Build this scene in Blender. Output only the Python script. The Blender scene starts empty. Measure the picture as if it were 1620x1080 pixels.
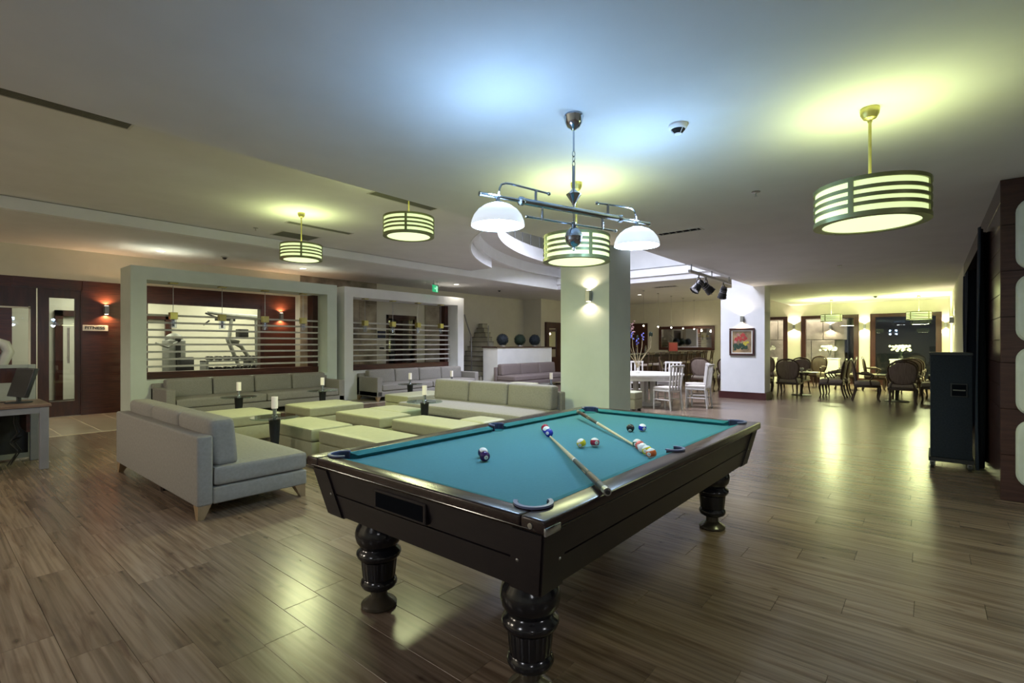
import bpy, bmesh, math, random
from mathutils import Vector, Matrix
random.seed(7)
PI = math.pi
R = math.radians
S = bpy.context.scene
C = S.collection

# ------------------------------------------------------------------ camera
EYE = 1.416
TH = R(39.8)
cd = bpy.data.cameras.new('camera'); cam = bpy.data.objects.new('camera', cd); C.objects.link(cam)
cam.location = (0, 0, EYE)
cam.rotation_euler = (PI/2, 0, TH - PI/2)
cd.sensor_width = 36; cd.lens = 17.6; cd.shift_y = 5/1620; cd.clip_start = .05; cd.clip_end = 200
S.camera = cam
# ------------------------------------------------------------------ world / exposure
w = bpy.data.worlds.new('world'); S.world = w; w.use_nodes = True
w.node_tree.nodes['Background'].inputs[0].default_value = (.02, .03, .05, 1)
w.node_tree.nodes['Background'].inputs[1].default_value = .3
S.view_settings.view_transform = 'Standard'; S.view_settings.look = 'None'
S.view_settings.gamma = 1; S.view_settings.use_curve_mapping = False
S.view_settings.exposure = 0.13
# light levels (watts)
POOL_W, POOL_UP_W, DRUM_W, DRUM_UP_W, SCONCE_W, DOWN_W, FIT_W = 33, 24, 15, 7, 18, 85, 110
WELL_W, FILL_W = 620, 80
POOL_C = (.48, .70, 1.0)
DRUM_C = (.93, 1.0, .50)
WARM_C = (1.0, .80, .55)

# ------------------------------------------------------------------ materials
def mat(name, col, rough=.5, metal=0, spec=.5, emit=None, es=0, alpha=None):
    m = bpy.data.materials.new(name); m.use_nodes = True
    b = m.node_tree.nodes['Principled BSDF']
    b.inputs['Base Color'].default_value = (*col, 1); b.inputs['Roughness'].default_value = rough
    b.inputs['Metallic'].default_value = metal; b.inputs['Specular IOR Level'].default_value = spec
    if emit: b.inputs['Emission Color'].default_value = (*emit, 1); b.inputs['Emission Strength'].default_value = es
    return m
def nodes(m): return m.node_tree.nodes, m.node_tree.links, m.node_tree.nodes['Principled BSDF']
def texmap(m, scale=(1,1,1), coord='Object'):
    n, l, b = nodes(m)
    tc = n.new('ShaderNodeTexCoord'); mp = n.new('ShaderNodeMapping'); mp.inputs['Scale'].default_value = scale
    l.new(tc.outputs[coord], mp.inputs['Vector']); return mp
def noisy(name, c1, c2, scale=8, stretch=(1,1,1), rough=.6, bump=.1, bscale=None, detail=6, spec=.5, lo=.35, hi=.65, metal=0):
    m = mat(name, c1, rough, metal, spec); n, l, b = nodes(m)
    mp = texmap(m, stretch)
    t = n.new('ShaderNodeTexNoise'); t.inputs['Scale'].default_value = scale; t.inputs['Detail'].default_value = detail
    l.new(mp.outputs[0], t.inputs['Vector'])
    r = n.new('ShaderNodeValToRGB'); r.color_ramp.elements[0].color = (*c1, 1); r.color_ramp.elements[1].color = (*c2, 1)
    r.color_ramp.elements[0].position = lo; r.color_ramp.elements[1].position = hi
    l.new(t.outputs['Fac'], r.inputs[0]); l.new(r.outputs[0], b.inputs['Base Color'])
    if bump:
        t2 = n.new('ShaderNodeTexNoise'); t2.inputs['Scale'].default_value = bscale or scale*4
        l.new(mp.outputs[0], t2.inputs['Vector'])
        bp = n.new('ShaderNodeBump'); bp.inputs['Strength'].default_value = bump; bp.inputs['Distance'].default_value = .01
        l.new(t2.outputs['Fac'], bp.inputs['Height']); l.new(bp.outputs[0], b.inputs['Normal'])
    return m
def glassmat(name, tint=(1,1,1), ior=1.5, rough=0.0):
    m = bpy.data.materials.new(name); m.use_nodes = True
    n, l = m.node_tree.nodes, m.node_tree.links
    n.remove(n['Principled BSDF'])
    tr = n.new('ShaderNodeBsdfTransparent'); tr.inputs[0].default_value = (*tint, 1)
    g = n.new('ShaderNodeBsdfGlossy'); g.inputs['Roughness'].default_value = rough
    f = n.new('ShaderNodeFresnel'); f.inputs[0].default_value = ior
    mx = n.new('ShaderNodeMixShader')
    ge = n.new('ShaderNodeNewGeometry'); iv = n.new('ShaderNodeMath'); iv.operation = 'SUBTRACT'; iv.inputs[0].default_value = 1; l.new(ge.outputs['Backfacing'], iv.inputs[1])
    mu = n.new('ShaderNodeMath'); mu.operation = 'MULTIPLY'; l.new(f.outputs[0], mu.inputs[0]); l.new(iv.outputs[0], mu.inputs[1])
    l.new(mu.outputs[0], mx.inputs[0]); l.new(tr.outputs[0], mx.inputs[1]); l.new(g.outputs[0], mx.inputs[2])
    l.new(mx.outputs[0], n['Material Output'].inputs[0]); return m

M = {}
M['ceil'] = noisy('ceiling_paint', (.66,.66,.66), (.70,.70,.70), 2, rough=.85, bump=.02)
M['wall'] = noisy('cream_wall_paint', (.68,.66,.55), (.72,.70,.59), 3, rough=.8, bump=.03)
M['white'] = noisy('white_plaster', (.72,.74,.74), (.76,.78,.78), 3, rough=.75, bump=.03)
M['partition'] = noisy('pale_sage_plaster', (.60,.68,.62), (.64,.72,.66), 3, rough=.7, bump=.02)
M['wood'] = noisy('mahogany_panel', (.045,.014,.010), (.085,.026,.016), 3, (1.2,1.2,14), .3, .04, 20)
M['woodv'] = noisy('mahogany_frame', (.034,.011,.009), (.06,.019,.013), 3, (6,6,1), .32, .04, 20)
M['lacquer'] = noisy('lacquered_dark_wood', (.040,.019,.017), (.060,.027,.022), 3, (1.5,1.5,14), .22, .02, 20)
M['skirt'] = noisy('skirting_wood', (.045,.012,.012), (.06,.016,.015), 3, rough=.35, bump=.02)
M['marble'] = noisy('brown_marble', (.10,.075,.05), (.40,.34,.25), 2.2, (1,1,1), .3, .02, detail=12, lo=.3, hi=.62)
M['stone'] = noisy('grey_stone', (.16,.14,.11), (.42,.38,.30), 1.6, (1,1,1), .6, .12, detail=12)
M['tile'] = noisy('beige_floor_tile', (.33,.29,.22), (.40,.35,.27), 2.5, (1,1,1), .28, .02, detail=8)
M['grout'] = mat('pale_grout', (.62,.57,.44), .6)
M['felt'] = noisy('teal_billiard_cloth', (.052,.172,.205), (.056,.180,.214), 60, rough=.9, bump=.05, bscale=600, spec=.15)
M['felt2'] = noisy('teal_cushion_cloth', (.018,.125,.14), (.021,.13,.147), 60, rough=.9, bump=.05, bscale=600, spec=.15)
M['pool'] = noisy('dark_walnut_cabinet', (.007,.005,.008), (.011,.008,.011), 4, (3,3,12), .42, .03, 30)
M['poolrail'] = noisy('polished_walnut_rail', (.018,.011,.012), (.028,.017,.017), 4, (3,3,12), .25, .02, 30)
M['poolleg'] = noisy('black_lacquer', (.008,.009,.012), (.013,.013,.017), 6, rough=.16, bump=.01)
M['poolfoot'] = noisy('bronze_foot_paint', (.04,.034,.024), (.055,.045,.03), 6, rough=.25, bump=.01)
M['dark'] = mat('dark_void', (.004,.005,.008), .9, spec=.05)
M['pocket'] = noisy('navy_pocket_leather', (.015,.02,.05), (.022,.03,.07), 30, rough=.45, bump=.1)
M['pockettop'] = noisy('pocket_rim', (.10,.12,.22), (.12,.14,.26), 30, rough=.35, bump=.05)
M['chrome'] = noisy('brushed_chrome', (.42,.47,.55), (.5,.55,.62), 8, rough=.16, bump=0, metal=1)
M['steel'] = noisy('satin_steel', (.35,.36,.36), (.42,.43,.42), 8, rough=.35, bump=0, metal=1)
M['brass'] = noisy('satin_brass', (.42,.38,.13), (.5,.45,.17), 8, rough=.35, bump=0, metal=.8)
M['drumframe'] = noisy('bronze_drum_frame', (.21,.23,.10), (.26,.28,.13), 8, rough=.4, bump=0, metal=.5)
M['fabric'] = noisy('taupe_upholstery', (.25,.24,.225), (.285,.275,.255), 40, rough=.9, bump=.25, bscale=500, spec=.2)
M['fabric2'] = noisy('mauve_upholstery', (.19,.16,.155), (.22,.185,.175), 40, rough=.9, bump=.25, bscale=500, spec=.2)
M['leather'] = noisy('sage_leatherette', (.33,.335,.225), (.36,.365,.245), 20, rough=.5, bump=.12, bscale=150)
M['leg'] = noisy('oak_foot', (.22,.15,.08), (.29,.20,.11), 5, (4,4,1), .45, .05)
M['legdark'] = noisy('dark_foot', (.03,.02,.015), (.05,.03,.02), 5, (4,4,1), .45, .05)
M['black'] = noisy('black_paint', (.012,.013,.016), (.018,.019,.022), 20, rough=.5, bump=.05)
M['navyblack'] = noisy('blue_black_carpet_covering', (.007,.012,.020), (.012,.018,.028), 60, rough=.9, bump=.3, bscale=300)
M['curtain'] = noisy('midnight_curtain', (.006,.013,.026), (.010,.018,.034), 20, (4,4,.5), .85, .2, 60)
M['pad'] = noisy('pale_padded_vinyl', (.55,.58,.50), (.60,.63,.55), 10, rough=.5, bump=.05)
M['glass'] = glassmat('clear_glass', (.95,.97,.96), 1.45)
M['winglass'] = glassmat('window_glass', (.85,.88,.9), 1.75)
M['tglass'] = glassmat('table_glass', (.72,.82,.80), 1.9)
M['lampglass'] = glassmat('lamp_glass', (.93,.95,1), 2.1, .12)
M['mirror'] = mat('mirror', (.75,.72,.68), .03, 1)
M['slat'] = noisy('grey_painted_slat', (.50,.49,.47), (.55,.54,.52), 10, rough=.4, bump=.02)
M['cane'] = noisy('striped_brown_upholstery', (.15,.11,.09), (.24,.185,.15), 14, (1,10,.4), .85, .1, 90)
M['seatfab'] = noisy('beige_seat_upholstery', (.24,.20,.155), (.32,.27,.21), 14, (.4,10,1), .85, .1, 90)
M['walnut'] = noisy('carved_walnut', (.035,.018,.010), (.062,.033,.017), 10, (2,2,2), .38, .08)
M['whitewood'] = noisy('white_painted_wood', (.60,.58,.55), (.66,.64,.61), 10, rough=.45, bump=.03)
M['whitefab'] = noisy('cream_seat_pad', (.50,.46,.42), (.56,.52,.48), 30, rough=.9, bump=.1, bscale=200)
M['cloth'] = noisy('white_tablecloth', (.66,.66,.58), (.72,.72,.64), 10, rough=.9, bump=.05)
M['petal'] = noisy('white_petals', (.75,.75,.72), (.85,.85,.82), 20, rough=.6, bump=0)
M['pink'] = noisy('pink_petals', (.55,.30,.32), (.7,.45,.45), 20, rough=.6, bump=0)
M['blue'] = noisy('blue_petals', (.05,.06,.35), (.12,.14,.6), 20, rough=.6, bump=0)
M['leaf'] = noisy('dark_foliage', (.006,.018,.010), (.018,.045,.020), 30, rough=.7, bump=.2)
M['leafb'] = noisy('bluish_foliage', (.010,.016,.024), (.022,.035,.045), 30, rough=.7, bump=.2)
M['twig'] = noisy('gilded_twig', (.25,.20,.10), (.35,.29,.16), 30, rough=.5, bump=.05)
M['vent'] = mat('grey_vent', (.17,.17,.14), .6)
M['machine'] = noisy('silver_machine_paint', (.22,.23,.21), (.28,.29,.27), 10, rough=.35, bump=.02)
M['desk'] = noisy('brown_desk_laminate', (.14,.085,.06), (.19,.12,.09), 3, (1,8,1), .35, .03)
M['deskmetal'] = noisy('grey_desk_metal', (.20,.20,.23), (.23,.23,.26), 8, rough=.4, bump=0)
M['screenpanel'] = noisy('grey_desk_screen', (.30,.32,.31), (.34,.36,.35), 8, rough=.5, bump=.02)
M['ballwhite'] = mat('ivory_ball', (.8,.8,.8), .12)
M['cuewood'] = noisy('maple_cue', (.50,.42,.25), (.60,.50,.32), 6, (1,1,8), .25, .02)
M['ink'] = mat('black_print', (.01,.01,.01), .5)
M['whiteprint'] = mat('white_print', (.85,.85,.85), .5)
M['plate'] = mat('sign_plate', (.60,.58,.50), .4)
M['stair'] = noisy('cream_stair_stone', (.38,.36,.28), (.46,.44,.35), 4, rough=.45, bump=.03)
M['tread'] = noisy('grey_stair_tread', (.14,.13,.11), (.20,.18,.15), 4, rough=.4, bump=.02)
def emis(name, col, s, base=(.8,.8,.8)):
    return mat(name, base, .4, emit=col, es=s)
M['bulbglow'] = emis('lit_opal_glass', (.76,.86,1.0), .72)
M['bulb'] = emis('lamp_bulb', (.9,.95,1.0), 12)
M['drumglow'] = emis('lit_drum_diffuser', (.80,.95,.45), .85, (.7,.75,.5))
M['drumglow2'] = emis('lit_drum_bottom', (.86,1.0,.56), 1.05, (.7,.75,.5))
M['downglow'] = emis('lit_downlight', (1,.95,.85), 6)
M['sconceglow'] = emis('lit_sconce_lens', (1,.85,.6), 8)
M['spark'] = emis('lit_halogen', (1,.88,.7), 25)
M['candle'] = emis('frosted_candle_glass', (1,.85,.65), .16, (.7,.68,.65))
M['flame'] = emis('candle_glow', (1,.72,.4), 3)
M['panelglow'] = emis('lit_flat_panel', (.8,.85,1), 1.5)
M['fillglow'] = emis('added_fill_disc', (1,.9,.75), 1.2)
M['exit'] = emis('lit_exit_green', (.02,.45,.18), .8, (.02,.3,.12))
M['exitwhite'] = emis('lit_exit_white', (.5,1,.7), .9)
M['redscreen'] = emis('lit_red_screen', (.5,.01,.05), .10, (.3,.02,.03))
# laminate planks
def plankmat():
    m = mat('oak_laminate', (.2,.13,.08), .27); n, l, b = nodes(m)
    g = n.new('ShaderNodeNewGeometry'); oi = n.new('ShaderNodeObjectInfo'); at = n.new('ShaderNodeAttribute'); at.attribute_name = 'rnd'
    ad = n.new('ShaderNodeMath'); ad.operation = 'ADD'; l.new(oi.outputs['Random'], ad.inputs[0]); l.new(at.outputs['Fac'], ad.inputs[1])
    fr = n.new('ShaderNodeMath'); fr.operation = 'FRACT'; l.new(ad.outputs[0], fr.inputs[0])
    mu = n.new('ShaderNodeMath'); mu.operation = 'MULTIPLY'; mu.inputs[1].default_value = 37; l.new(fr.outputs[0], mu.inputs[0])
    cb = n.new('ShaderNodeCombineXYZ'); l.new(mu.outputs[0], cb.inputs[0]); l.new(mu.outputs[0], cb.inputs[2])
    va = n.new('ShaderNodeVectorMath'); l.new(g.outputs['Position'], va.inputs[0]); l.new(cb.outputs[0], va.inputs[1])
    mp = n.new('ShaderNodeMapping'); mp.inputs['Scale'].default_value = (9, .8, 1); l.new(va.outputs[0], mp.inputs[0])
    t = n.new('ShaderNodeTexNoise'); t.inputs['Scale'].default_value = 2.2; t.inputs['Detail'].default_value = 5; t.inputs['Distortion'].default_value = .7
    l.new(mp.outputs[0], t.inputs['Vector'])
    r = n.new('ShaderNodeValToRGB'); e = r.color_ramp.elements
    e[0].position = .28; e[0].color = (.105,.064,.042,1); e[1].position = .80; e[1].color = (.215,.155,.112,1)
    x = r.color_ramp.elements.new(.5); x.color = (.185,.13,.09,1)
    l.new(t.outputs['Fac'], r.inputs[0])
    # knots
    mp2 = n.new('ShaderNodeMapping'); mp2.inputs['Scale'].default_value = (3.2, 1.6, 1); l.new(va.outputs[0], mp2.inputs[0])
    v = n.new('ShaderNodeTexVoronoi'); v.inputs['Scale'].default_value = 1.6; l.new(mp2.outputs[0], v.inputs['Vector'])
    kr = n.new('ShaderNodeValToRGB'); kr.color_ramp.elements[0].position = .02; kr.color_ramp.elements[0].color = (.35,.3,.28,1)
    kr.color_ramp.elements[1].position = .10; kr.color_ramp.elements[1].color = (1,1,1,1)
    l.new(v.outputs['Distance'], kr.inputs[0])
    mk = n.new('ShaderNodeMix'); mk.data_type = 'RGBA'; mk.blend_type = 'MULTIPLY'; mk.inputs[0].default_value = .8
    l.new(r.outputs[0], mk.inputs[6]); l.new(kr.outputs[0], mk.inputs[7])
    mp3 = n.new('ShaderNodeMapping'); mp3.inputs['Scale'].default_value = (48, .9, 1); l.new(va.outputs[0], mp3.inputs[0])
    t3 = n.new('ShaderNodeTexNoise'); t3.inputs['Scale'].default_value = 1.0; t3.inputs['Detail'].default_value = 4; t3.inputs['Distortion'].default_value = .25
    l.new(mp3.outputs[0], t3.inputs['Vector'])
    r3 = n.new('ShaderNodeMapRange'); r3.inputs[1].default_value = .30; r3.inputs[2].default_value = .62; r3.inputs[3].default_value = .66; r3.inputs[4].default_value = 1.12
    l.new(t3.outputs['Fac'], r3.inputs[0])
    mg = n.new('ShaderNodeVectorMath'); mg.operation = 'SCALE'; l.new(mk.outputs[2], mg.inputs[0]); l.new(r3.outputs[0], mg.inputs['Scale'])
    hv = n.new('ShaderNodeHueSaturation'); 
    mr = n.new('ShaderNodeMapRange'); mr.inputs[3].default_value = .82; mr.inputs[4].default_value = 1.16
    l.new(fr.outputs[0], mr.inputs[0]); l.new(mr.outputs[0], hv.inputs['Value']); l.new(mg.outputs[0], hv.inputs['Color'])
    hv.inputs['Saturation'].default_value = .9
    l.new(hv.outputs[0], b.inputs['Base Color'])
    mr2 = n.new('ShaderNodeMapRange'); mr2.inputs[3].default_value = .22; mr2.inputs[4].default_value = .30
    b.inputs['Roughness'].default_value = .26
    return m
M['plank'] = plankmat()
M['joint'] = mat('floor_joint', (.05,.035,.025), .7)

# ------------------------------------------------------------------ mesh helpers
def BM(): return bmesh.new()
def box(bm, x0, x1, y0, y1, z0, z1, bev=0, seg=2):
    m = Matrix.Translation(((x0+x1)/2, (y0+y1)/2, (z0+z1)/2)) @ Matrix.Diagonal((abs(x1-x0), abs(y1-y0), abs(z1-z0), 1))
    r = bmesh.ops.create_cube(bm, size=1, matrix=m)
    if bev:
        es = {e for v in r['verts'] for e in v.link_edges}
        bmesh.ops.bevel(bm, geom=list(es), offset=min(bev, .49*min(abs(x1-x0), abs(y1-y0), abs(z1-z0))), segments=seg, affect='EDGES', profile=.5)
    return bm
def tube(bm, pts, r, n=8, caps=True):
    pts = [Vector(p) for p in pts]; rs = r if isinstance(r, (list, tuple)) else [r]*len(pts)
    rings = []; up = None
    for i, p in enumerate(pts):
        a = pts[max(i-1, 0)]; b = pts[min(i+1, len(pts)-1)]
        t = (b-a).normalized()
        if up is None:
            up = Vector((0,0,1)) if abs(t.z) < .9 else Vector((1,0,0))
        u = t.cross(up).normalized(); v = u.cross(t).normalized(); up = v
        rings.append([bm.verts.new(p + (u*math.cos(2*PI*k/n) + v*math.sin(2*PI*k/n))*rs[i]) for k in range(n)])
    for a, b in zip(rings, rings[1:]):
        for k in range(n):
            bm.faces.new((a[k], a[(k+1)%n], b[(k+1)%n], b[k]))
    if caps:
        bm.faces.new(rings[0][::-1]); bm.faces.new(rings[-1])
    return bm
def lathe(bm, prof, n=24, c=(0,0,0), closed=True, mod=None):
    rings = []
    for (r, z) in prof:
        rr = []
        for k in range(n):
            a = 2*PI*k/n; q = r*(mod(a, z) if mod else 1)
            rr.append(bm.verts.new((c[0]+q*math.cos(a), c[1]+q*math.sin(a), c[2]+z)))
        rings.append(rr)
    for a, b in zip(rings, rings[1:]):
        for k in range(n): bm.faces.new((a[k], a[(k+1)%n], b[(k+1)%n], b[k]))
    if closed:
        bm.faces.new(rings[0][::-1]); bm.faces.new(rings[-1])
    return bm
def ring(bm, ro, ri, z0, z1, n=48, c=(0,0), a0=0, a1=2*PI):
    full = abs(a1-a0-2*PI) < 1e-6; N = n if full else n+1; V = []
    for k in range(N):
        a = a0+(a1-a0)*k/n; ca, sa = math.cos(a), math.sin(a)
        V.append([bm.verts.new((c[0]+r*ca, c[1]+r*sa, z)) for r, z in ((ro,z0),(ro,z1),(ri,z1),(ri,z0))])
    for k in range(n if full else n):
        a, b = V[k], V[(k+1) % N]
        for j in range(4): bm.faces.new((a[j], b[j], b[(j+1)%4], a[(j+1)%4]))
    if not full:
        bm.faces.new(V[0]); bm.faces.new(V[-1][::-1])
    return bm
def prism(bm, poly, z0, z1):
    a = [bm.verts.new((x, y, z0)) for x, y in poly]; b = [bm.verts.new((x, y, z1)) for x, y in poly]
    n = len(poly)
    bm.faces.new(a[::-1]); bm.faces.new(b)
    for k in range(n): bm.faces.new((a[k], a[(k+1)%n], b[(k+1)%n], b[k]))
    return bm
def ball(bm, c, r, seg=16, rg=10, sc=(1,1,1)):
    bmesh.ops.create_uvsphere(bm, u_segments=seg, v_segments=rg, radius=r, matrix=Matrix.Translation(c) @ Matrix.Diagonal((*sc, 1)))
    return bm
def cushion(bm, x0, x1, y0, y1, z0, z1, r=.05, puff=.02, n=8):
    h = Vector((abs(x1-x0)/2, abs(y1-y0)/2, abs(z1-z0)/2)); c = Vector(((x0+x1)/2, (y0+y1)/2, (z0+z1)/2))
    r = min(r, .49*min(h)*2*.5 if min(h)*.98 < r else r)
    q = bmesh.new(); bmesh.ops.create_cube(q, size=2)
    bmesh.ops.subdivide_edges(q, edges=q.edges[:], cuts=n, use_grid_fill=True)
    th = min(range(3), key=lambda i: h[i]); mp = {}
    for v in q.verts:
        u = v.co.copy(); p = Vector([0,0,0])
        for i in range(3):
            t = u[i]; t = math.copysign(abs(t)**.8, t); p[i] = t*h[i]
        inner = Vector([max(-(h[i]-r), min(h[i]-r, p[i])) for i in range(3)])
        d = p-inner
        if d.length > 1e-9: p = inner + d.normalized()*r
        o = [i for i in range(3) if i != th]
        p[th] += math.copysign(1, p[th])*puff*(1-(p[o[0]]/h[o[0]])**2)*(1-(p[o[1]]/h[o[1]])**2) if abs(p[th]) > h[th]*.6 else 0
        mp[v] = bm.verts.new(c+p)
    for f in q.faces: bm.faces.new([mp[v] for v in f.verts])
    q.free(); return bm
def obj(name, bm, m, parent=None, loc=None, rot=None, smooth=True, ang=35):
    me = bpy.data.meshes.new(name)
    bmesh.ops.recalc_face_normals(bm, faces=bm.faces[:])
    bm.to_mesh(me); bm.free()
    me.materials.append(M[m] if isinstance(m, str) else m)
    if smooth:
        for p in me.polygons: p.use_smooth = True
        me.set_sharp_from_angle(angle=R(ang))
    o = bpy.data.objects.new(name, me); C.objects.link(o)
    if parent: o.parent = parent
    if loc: o.location = loc
    if rot is not None: o.rotation_euler = (0,0,rot) if isinstance(rot, (int, float)) else rot
    return o
def part_copy(o, loc=None, rot=None, parent=None):
    c = o.copy(); C.objects.link(c)
    if loc is not None: c.location = loc
    if rot is not None: c.rotation_euler = rot
    if parent: c.parent = parent
    return c
def tag(o, label, cat, group=None):
    o['label'] = label; o['category'] = cat
    if group: o['group'] = group
    return o
def thing(name, label, cat, loc=(0,0,0), rotz=0, group=None):
    o = bpy.data.objects.new(name, None); C.objects.link(o); o.empty_display_size = .1
    o.location = loc; o.rotation_euler = (0,0,rotz) if isinstance(rotz, (int, float)) else rotz
    return tag(o, label, cat, group)
def struct(name, bm, m, parent=None, label=None):
    o = obj(name, bm, m, parent, smooth=False)
    if not parent:
        o['kind'] = 'structure'
        if label: o['label'] = label
    return o
def kids(o): return [c for c in bpy.data.objects if c.parent == o]
def dup(root, loc, rotz, label, group=None):
    def rec(o, p):
        c = o.copy(); C.objects.link(c); c.parent = p
        for ch in list(o.children): rec(ch, c)
        return c
    r = rec(root, None); r.location = loc; r.rotation_euler = (0,0,rotz) if isinstance(rotz, (int, float)) else rotz
    r['label'] = label
    if group: r['group'] = group
    return r
bpy.context.view_layer.update()
def lamp(kind, loc, power, col, size=.1, rot=(0,0,0), spot=None, blend=.5, parent=None, sy=None, spread=None):
    d = bpy.data.lights.new('light', kind); d.energy = power; d.color = col
    if kind == 'AREA':
        d.size = size
        if sy: d.shape = 'RECTANGLE'; d.size_y = sy
        else: d.shape = 'DISK'
    else: d.shadow_soft_size = size
    if kind == 'SPOT': d.spot_size = R(spot); d.spot_blend = blend
    if spread: d.spread = R(spread)
    o = bpy.data.objects.new('light', d); C.objects.link(o); o.location = loc; o.rotation_euler = rot
    if parent: o.parent = parent
    return o

HM, HL, HP = 2.92, 3.48, 3.30      # main ceiling, lounge ceiling, perimeter soffit
WX = 21.7                          # far wall
# ================================================================== STRUCTURE
# --- floor
fl = struct('floor', box(BM(), -4.2, WX+.2, -6.2, 17.6, -.12, -.008), 'joint', label='oak laminate plank floor with a beige tiled strip')
PW, PL = .2067, 1.20
def rowoff(i):
    if i == -1: return 2.65 % PL
    if i == -2: return 2.41 % PL
    return (i*.7548*PL + .31) % PL
planks = []
i0 = int((-4.2-1.48)/PW)-1
for i in range(i0, int((WX-1.48)/PW)+1):
    xa = 1.48+i*PW; j = int((-6.2)/PL)-2
    while True:
        ya = rowoff(i)+j*PL; j += 1
        if ya > 10.34: break
        yb = min(ya+PL, 10.34)
        if yb < -6.2 or yb-ya < .03: continue
        planks.append((xa, ya, yb))
def score(p):
    xc, yc = p[0]+PW/2, (p[1]+p[2])/2
    d = math.cos(TH)*xc+math.sin(TH)*yc; l = math.sin(TH)*xc-math.cos(TH)*yc
    if d < 1.9: return 0
    px, py = 810+792*l/d, 545+792*EYE/d
    if not (-40 < px < 1660 and py < 1120): return 0
    if p[2]-p[1] < PL-.01: return 0
    if yc < -.6 and xc > 6.3: return 0
    return 1/d**3
planks.sort(key=score, reverse=True)
pm = None
for k, (xa, ya, yb) in enumerate(planks[:290]):
    if pm is None:
        pm = obj('plank', box(BM(), .0008, PW-.0008, .0008, PL-.0008, -.008, 0, .0012, 1), 'plank', fl, loc=(xa, ya, 0), smooth=False)
    else: part_copy(pm, (xa, ya, 0))
bm = BM(); lay = bm.faces.layers.float.new('rnd')
for (xa, ya, yb) in planks[290:]:
    q = random.random(); n0 = len(bm.faces)
    vs = [bm.verts.new(v) for v in ((xa+.001,ya+.001,0),(xa+PW-.001,ya+.001,0),(xa+PW-.001,yb-.001,0),(xa+.001,yb-.001,0))]
    vb = [bm.verts.new((v.co.x, v.co.y, -.008)) for v in vs]
    fs = [bm.faces.new(vs)]+[bm.faces.new((vs[a], vb[a], vb[(a+1)%4], vs[(a+1)%4])) for a in range(4)]
    for f in fs: f[lay] = q
o = obj('plank_field', bm, 'plank', fl, smooth=False); o['kind'] = 'stuff'
# tiles along the fitness wall
pt = None
struct('tile_bed', box(BM(), -4.2, WX, 10.365, 13.1, -.008, -.002), 'grout', fl)
struct('floor_threshold_strip', box(BM(), -4.2, WX, 10.341, 10.369, -.008, .004), 'grout', fl)
for k in range(-4, 26):
    x = 2.0+k*.5
    if pt is None: pt = obj('tile', box(BM(), .008, .492, .004, 2.72, -.006, .001, .002, 1), 'tile', fl, loc=(x, 10.37, 0), smooth=False)
    else: part_copy(pt, (x, 10.37, 0))

# --- main ceiling (2.92) with a stepped edge
poly = [(-4.2,-6.2),(WX,-6.2),(WX,4.1),(14.2,4.1),(14.2,3.5),(7.1,3.5),(7.1,4.18),(-4.2,4.18)]
struct('ceiling', prism(BM(), poly, HM, 3.62), 'ceil')
# --- lounge ceiling (3.48) with the curved edge of the stair well
EC = (13.5, 4.2)
def ell(a, b, t0, t1, n):
    return [(EC[0]+a*math.cos(t0+(t1-t0)*k/n), EC[1]+b*math.sin(t0+(t1-t0)*k/n)) for k in range(n+1)]
e1 = ell(7.4, 5.5, PI, PI-1.08, 24)          # from (6.1,4.2) up
e1 = [p for p in e1 if p[1] <= 9.95]
poly = [(-4.2,4.18)]+[(6.1,4.18)]+e1+[(e1[-1][0],9.95),(-4.2,9.95)]
struct('ceiling_lounge', prism(BM(), poly, HL, 3.70), 'ceil')
# perimeter soffit and bar ceiling at 3.30
poly = [(-4.2,9.95),(14.2,9.95),(14.2,4.1),(WX,4.1),(WX,17.4),(14.2,17.4),(-4.2,17.4)]
struct('ceiling_perimeter', prism(BM(), poly, HP, 3.60), 'ceil')
# white riser and bands
struct('trim_1', box(box(BM(), e1[-1][0], 14.2, 9.80, 9.94, HP, 3.74), -4.2, e1[-1][0], 9.80, 9.94, HP, 3.47), 'white')
struct('trim_2', box(BM(), 14.15, 14.4, 3.4, 9.96, 3.46, 3.68), 'white')
struct('trim_3', box(BM(), 14.6, 14.8, 3.4, 9.96, 3.78, 4.4), 'white')
def fascia(name, a, b, t, z0, z1, m, t0=PI+.25, t1=PI*.5-.1, n=60):
    bm = BM(); P = ell(a, b, t0, t1, n); Q = ell(a-t, b-t, t0, t1, n); V = []
    for p, q in zip(P, Q): V.append([bm.verts.new((*p, z0)), bm.verts.new((*p, z1)), bm.verts.new((*q, z1)), bm.verts.new((*q, z0))])
    for u, v in zip(V, V[1:]):
        for j in range(4): bm.faces.new((u[j], v[j], v[(j+1)%4], u[(j+1)%4]))
    bm.faces.new(V[0]); bm.faces.new(V[-1][::-1])
    return struct(name, bm, m)
fascia('trim_4', 7.4, 5.5, .04, 3.47, 3.76, 'white', PI+.2, PI-1.06)
fascia('ceiling_well_soffit', 8.0, 6.4, .86, 3.72, 3.80, 'ceil')
fascia('trim_5', 7.16, 5.56, .10, 3.70, 4.02, 'white')
fascia('ceiling_well_recess', 7.14, 5.54, .5, 3.99, 4.07, 'ceil')
fascia('trim_6', 6.78, 5.36, .10, 4.05, 4.45, 'white')
fascia('floor_gallery', 8.6, 7.4, 1.75, 4.36, 4.44, 'ceil')
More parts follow.
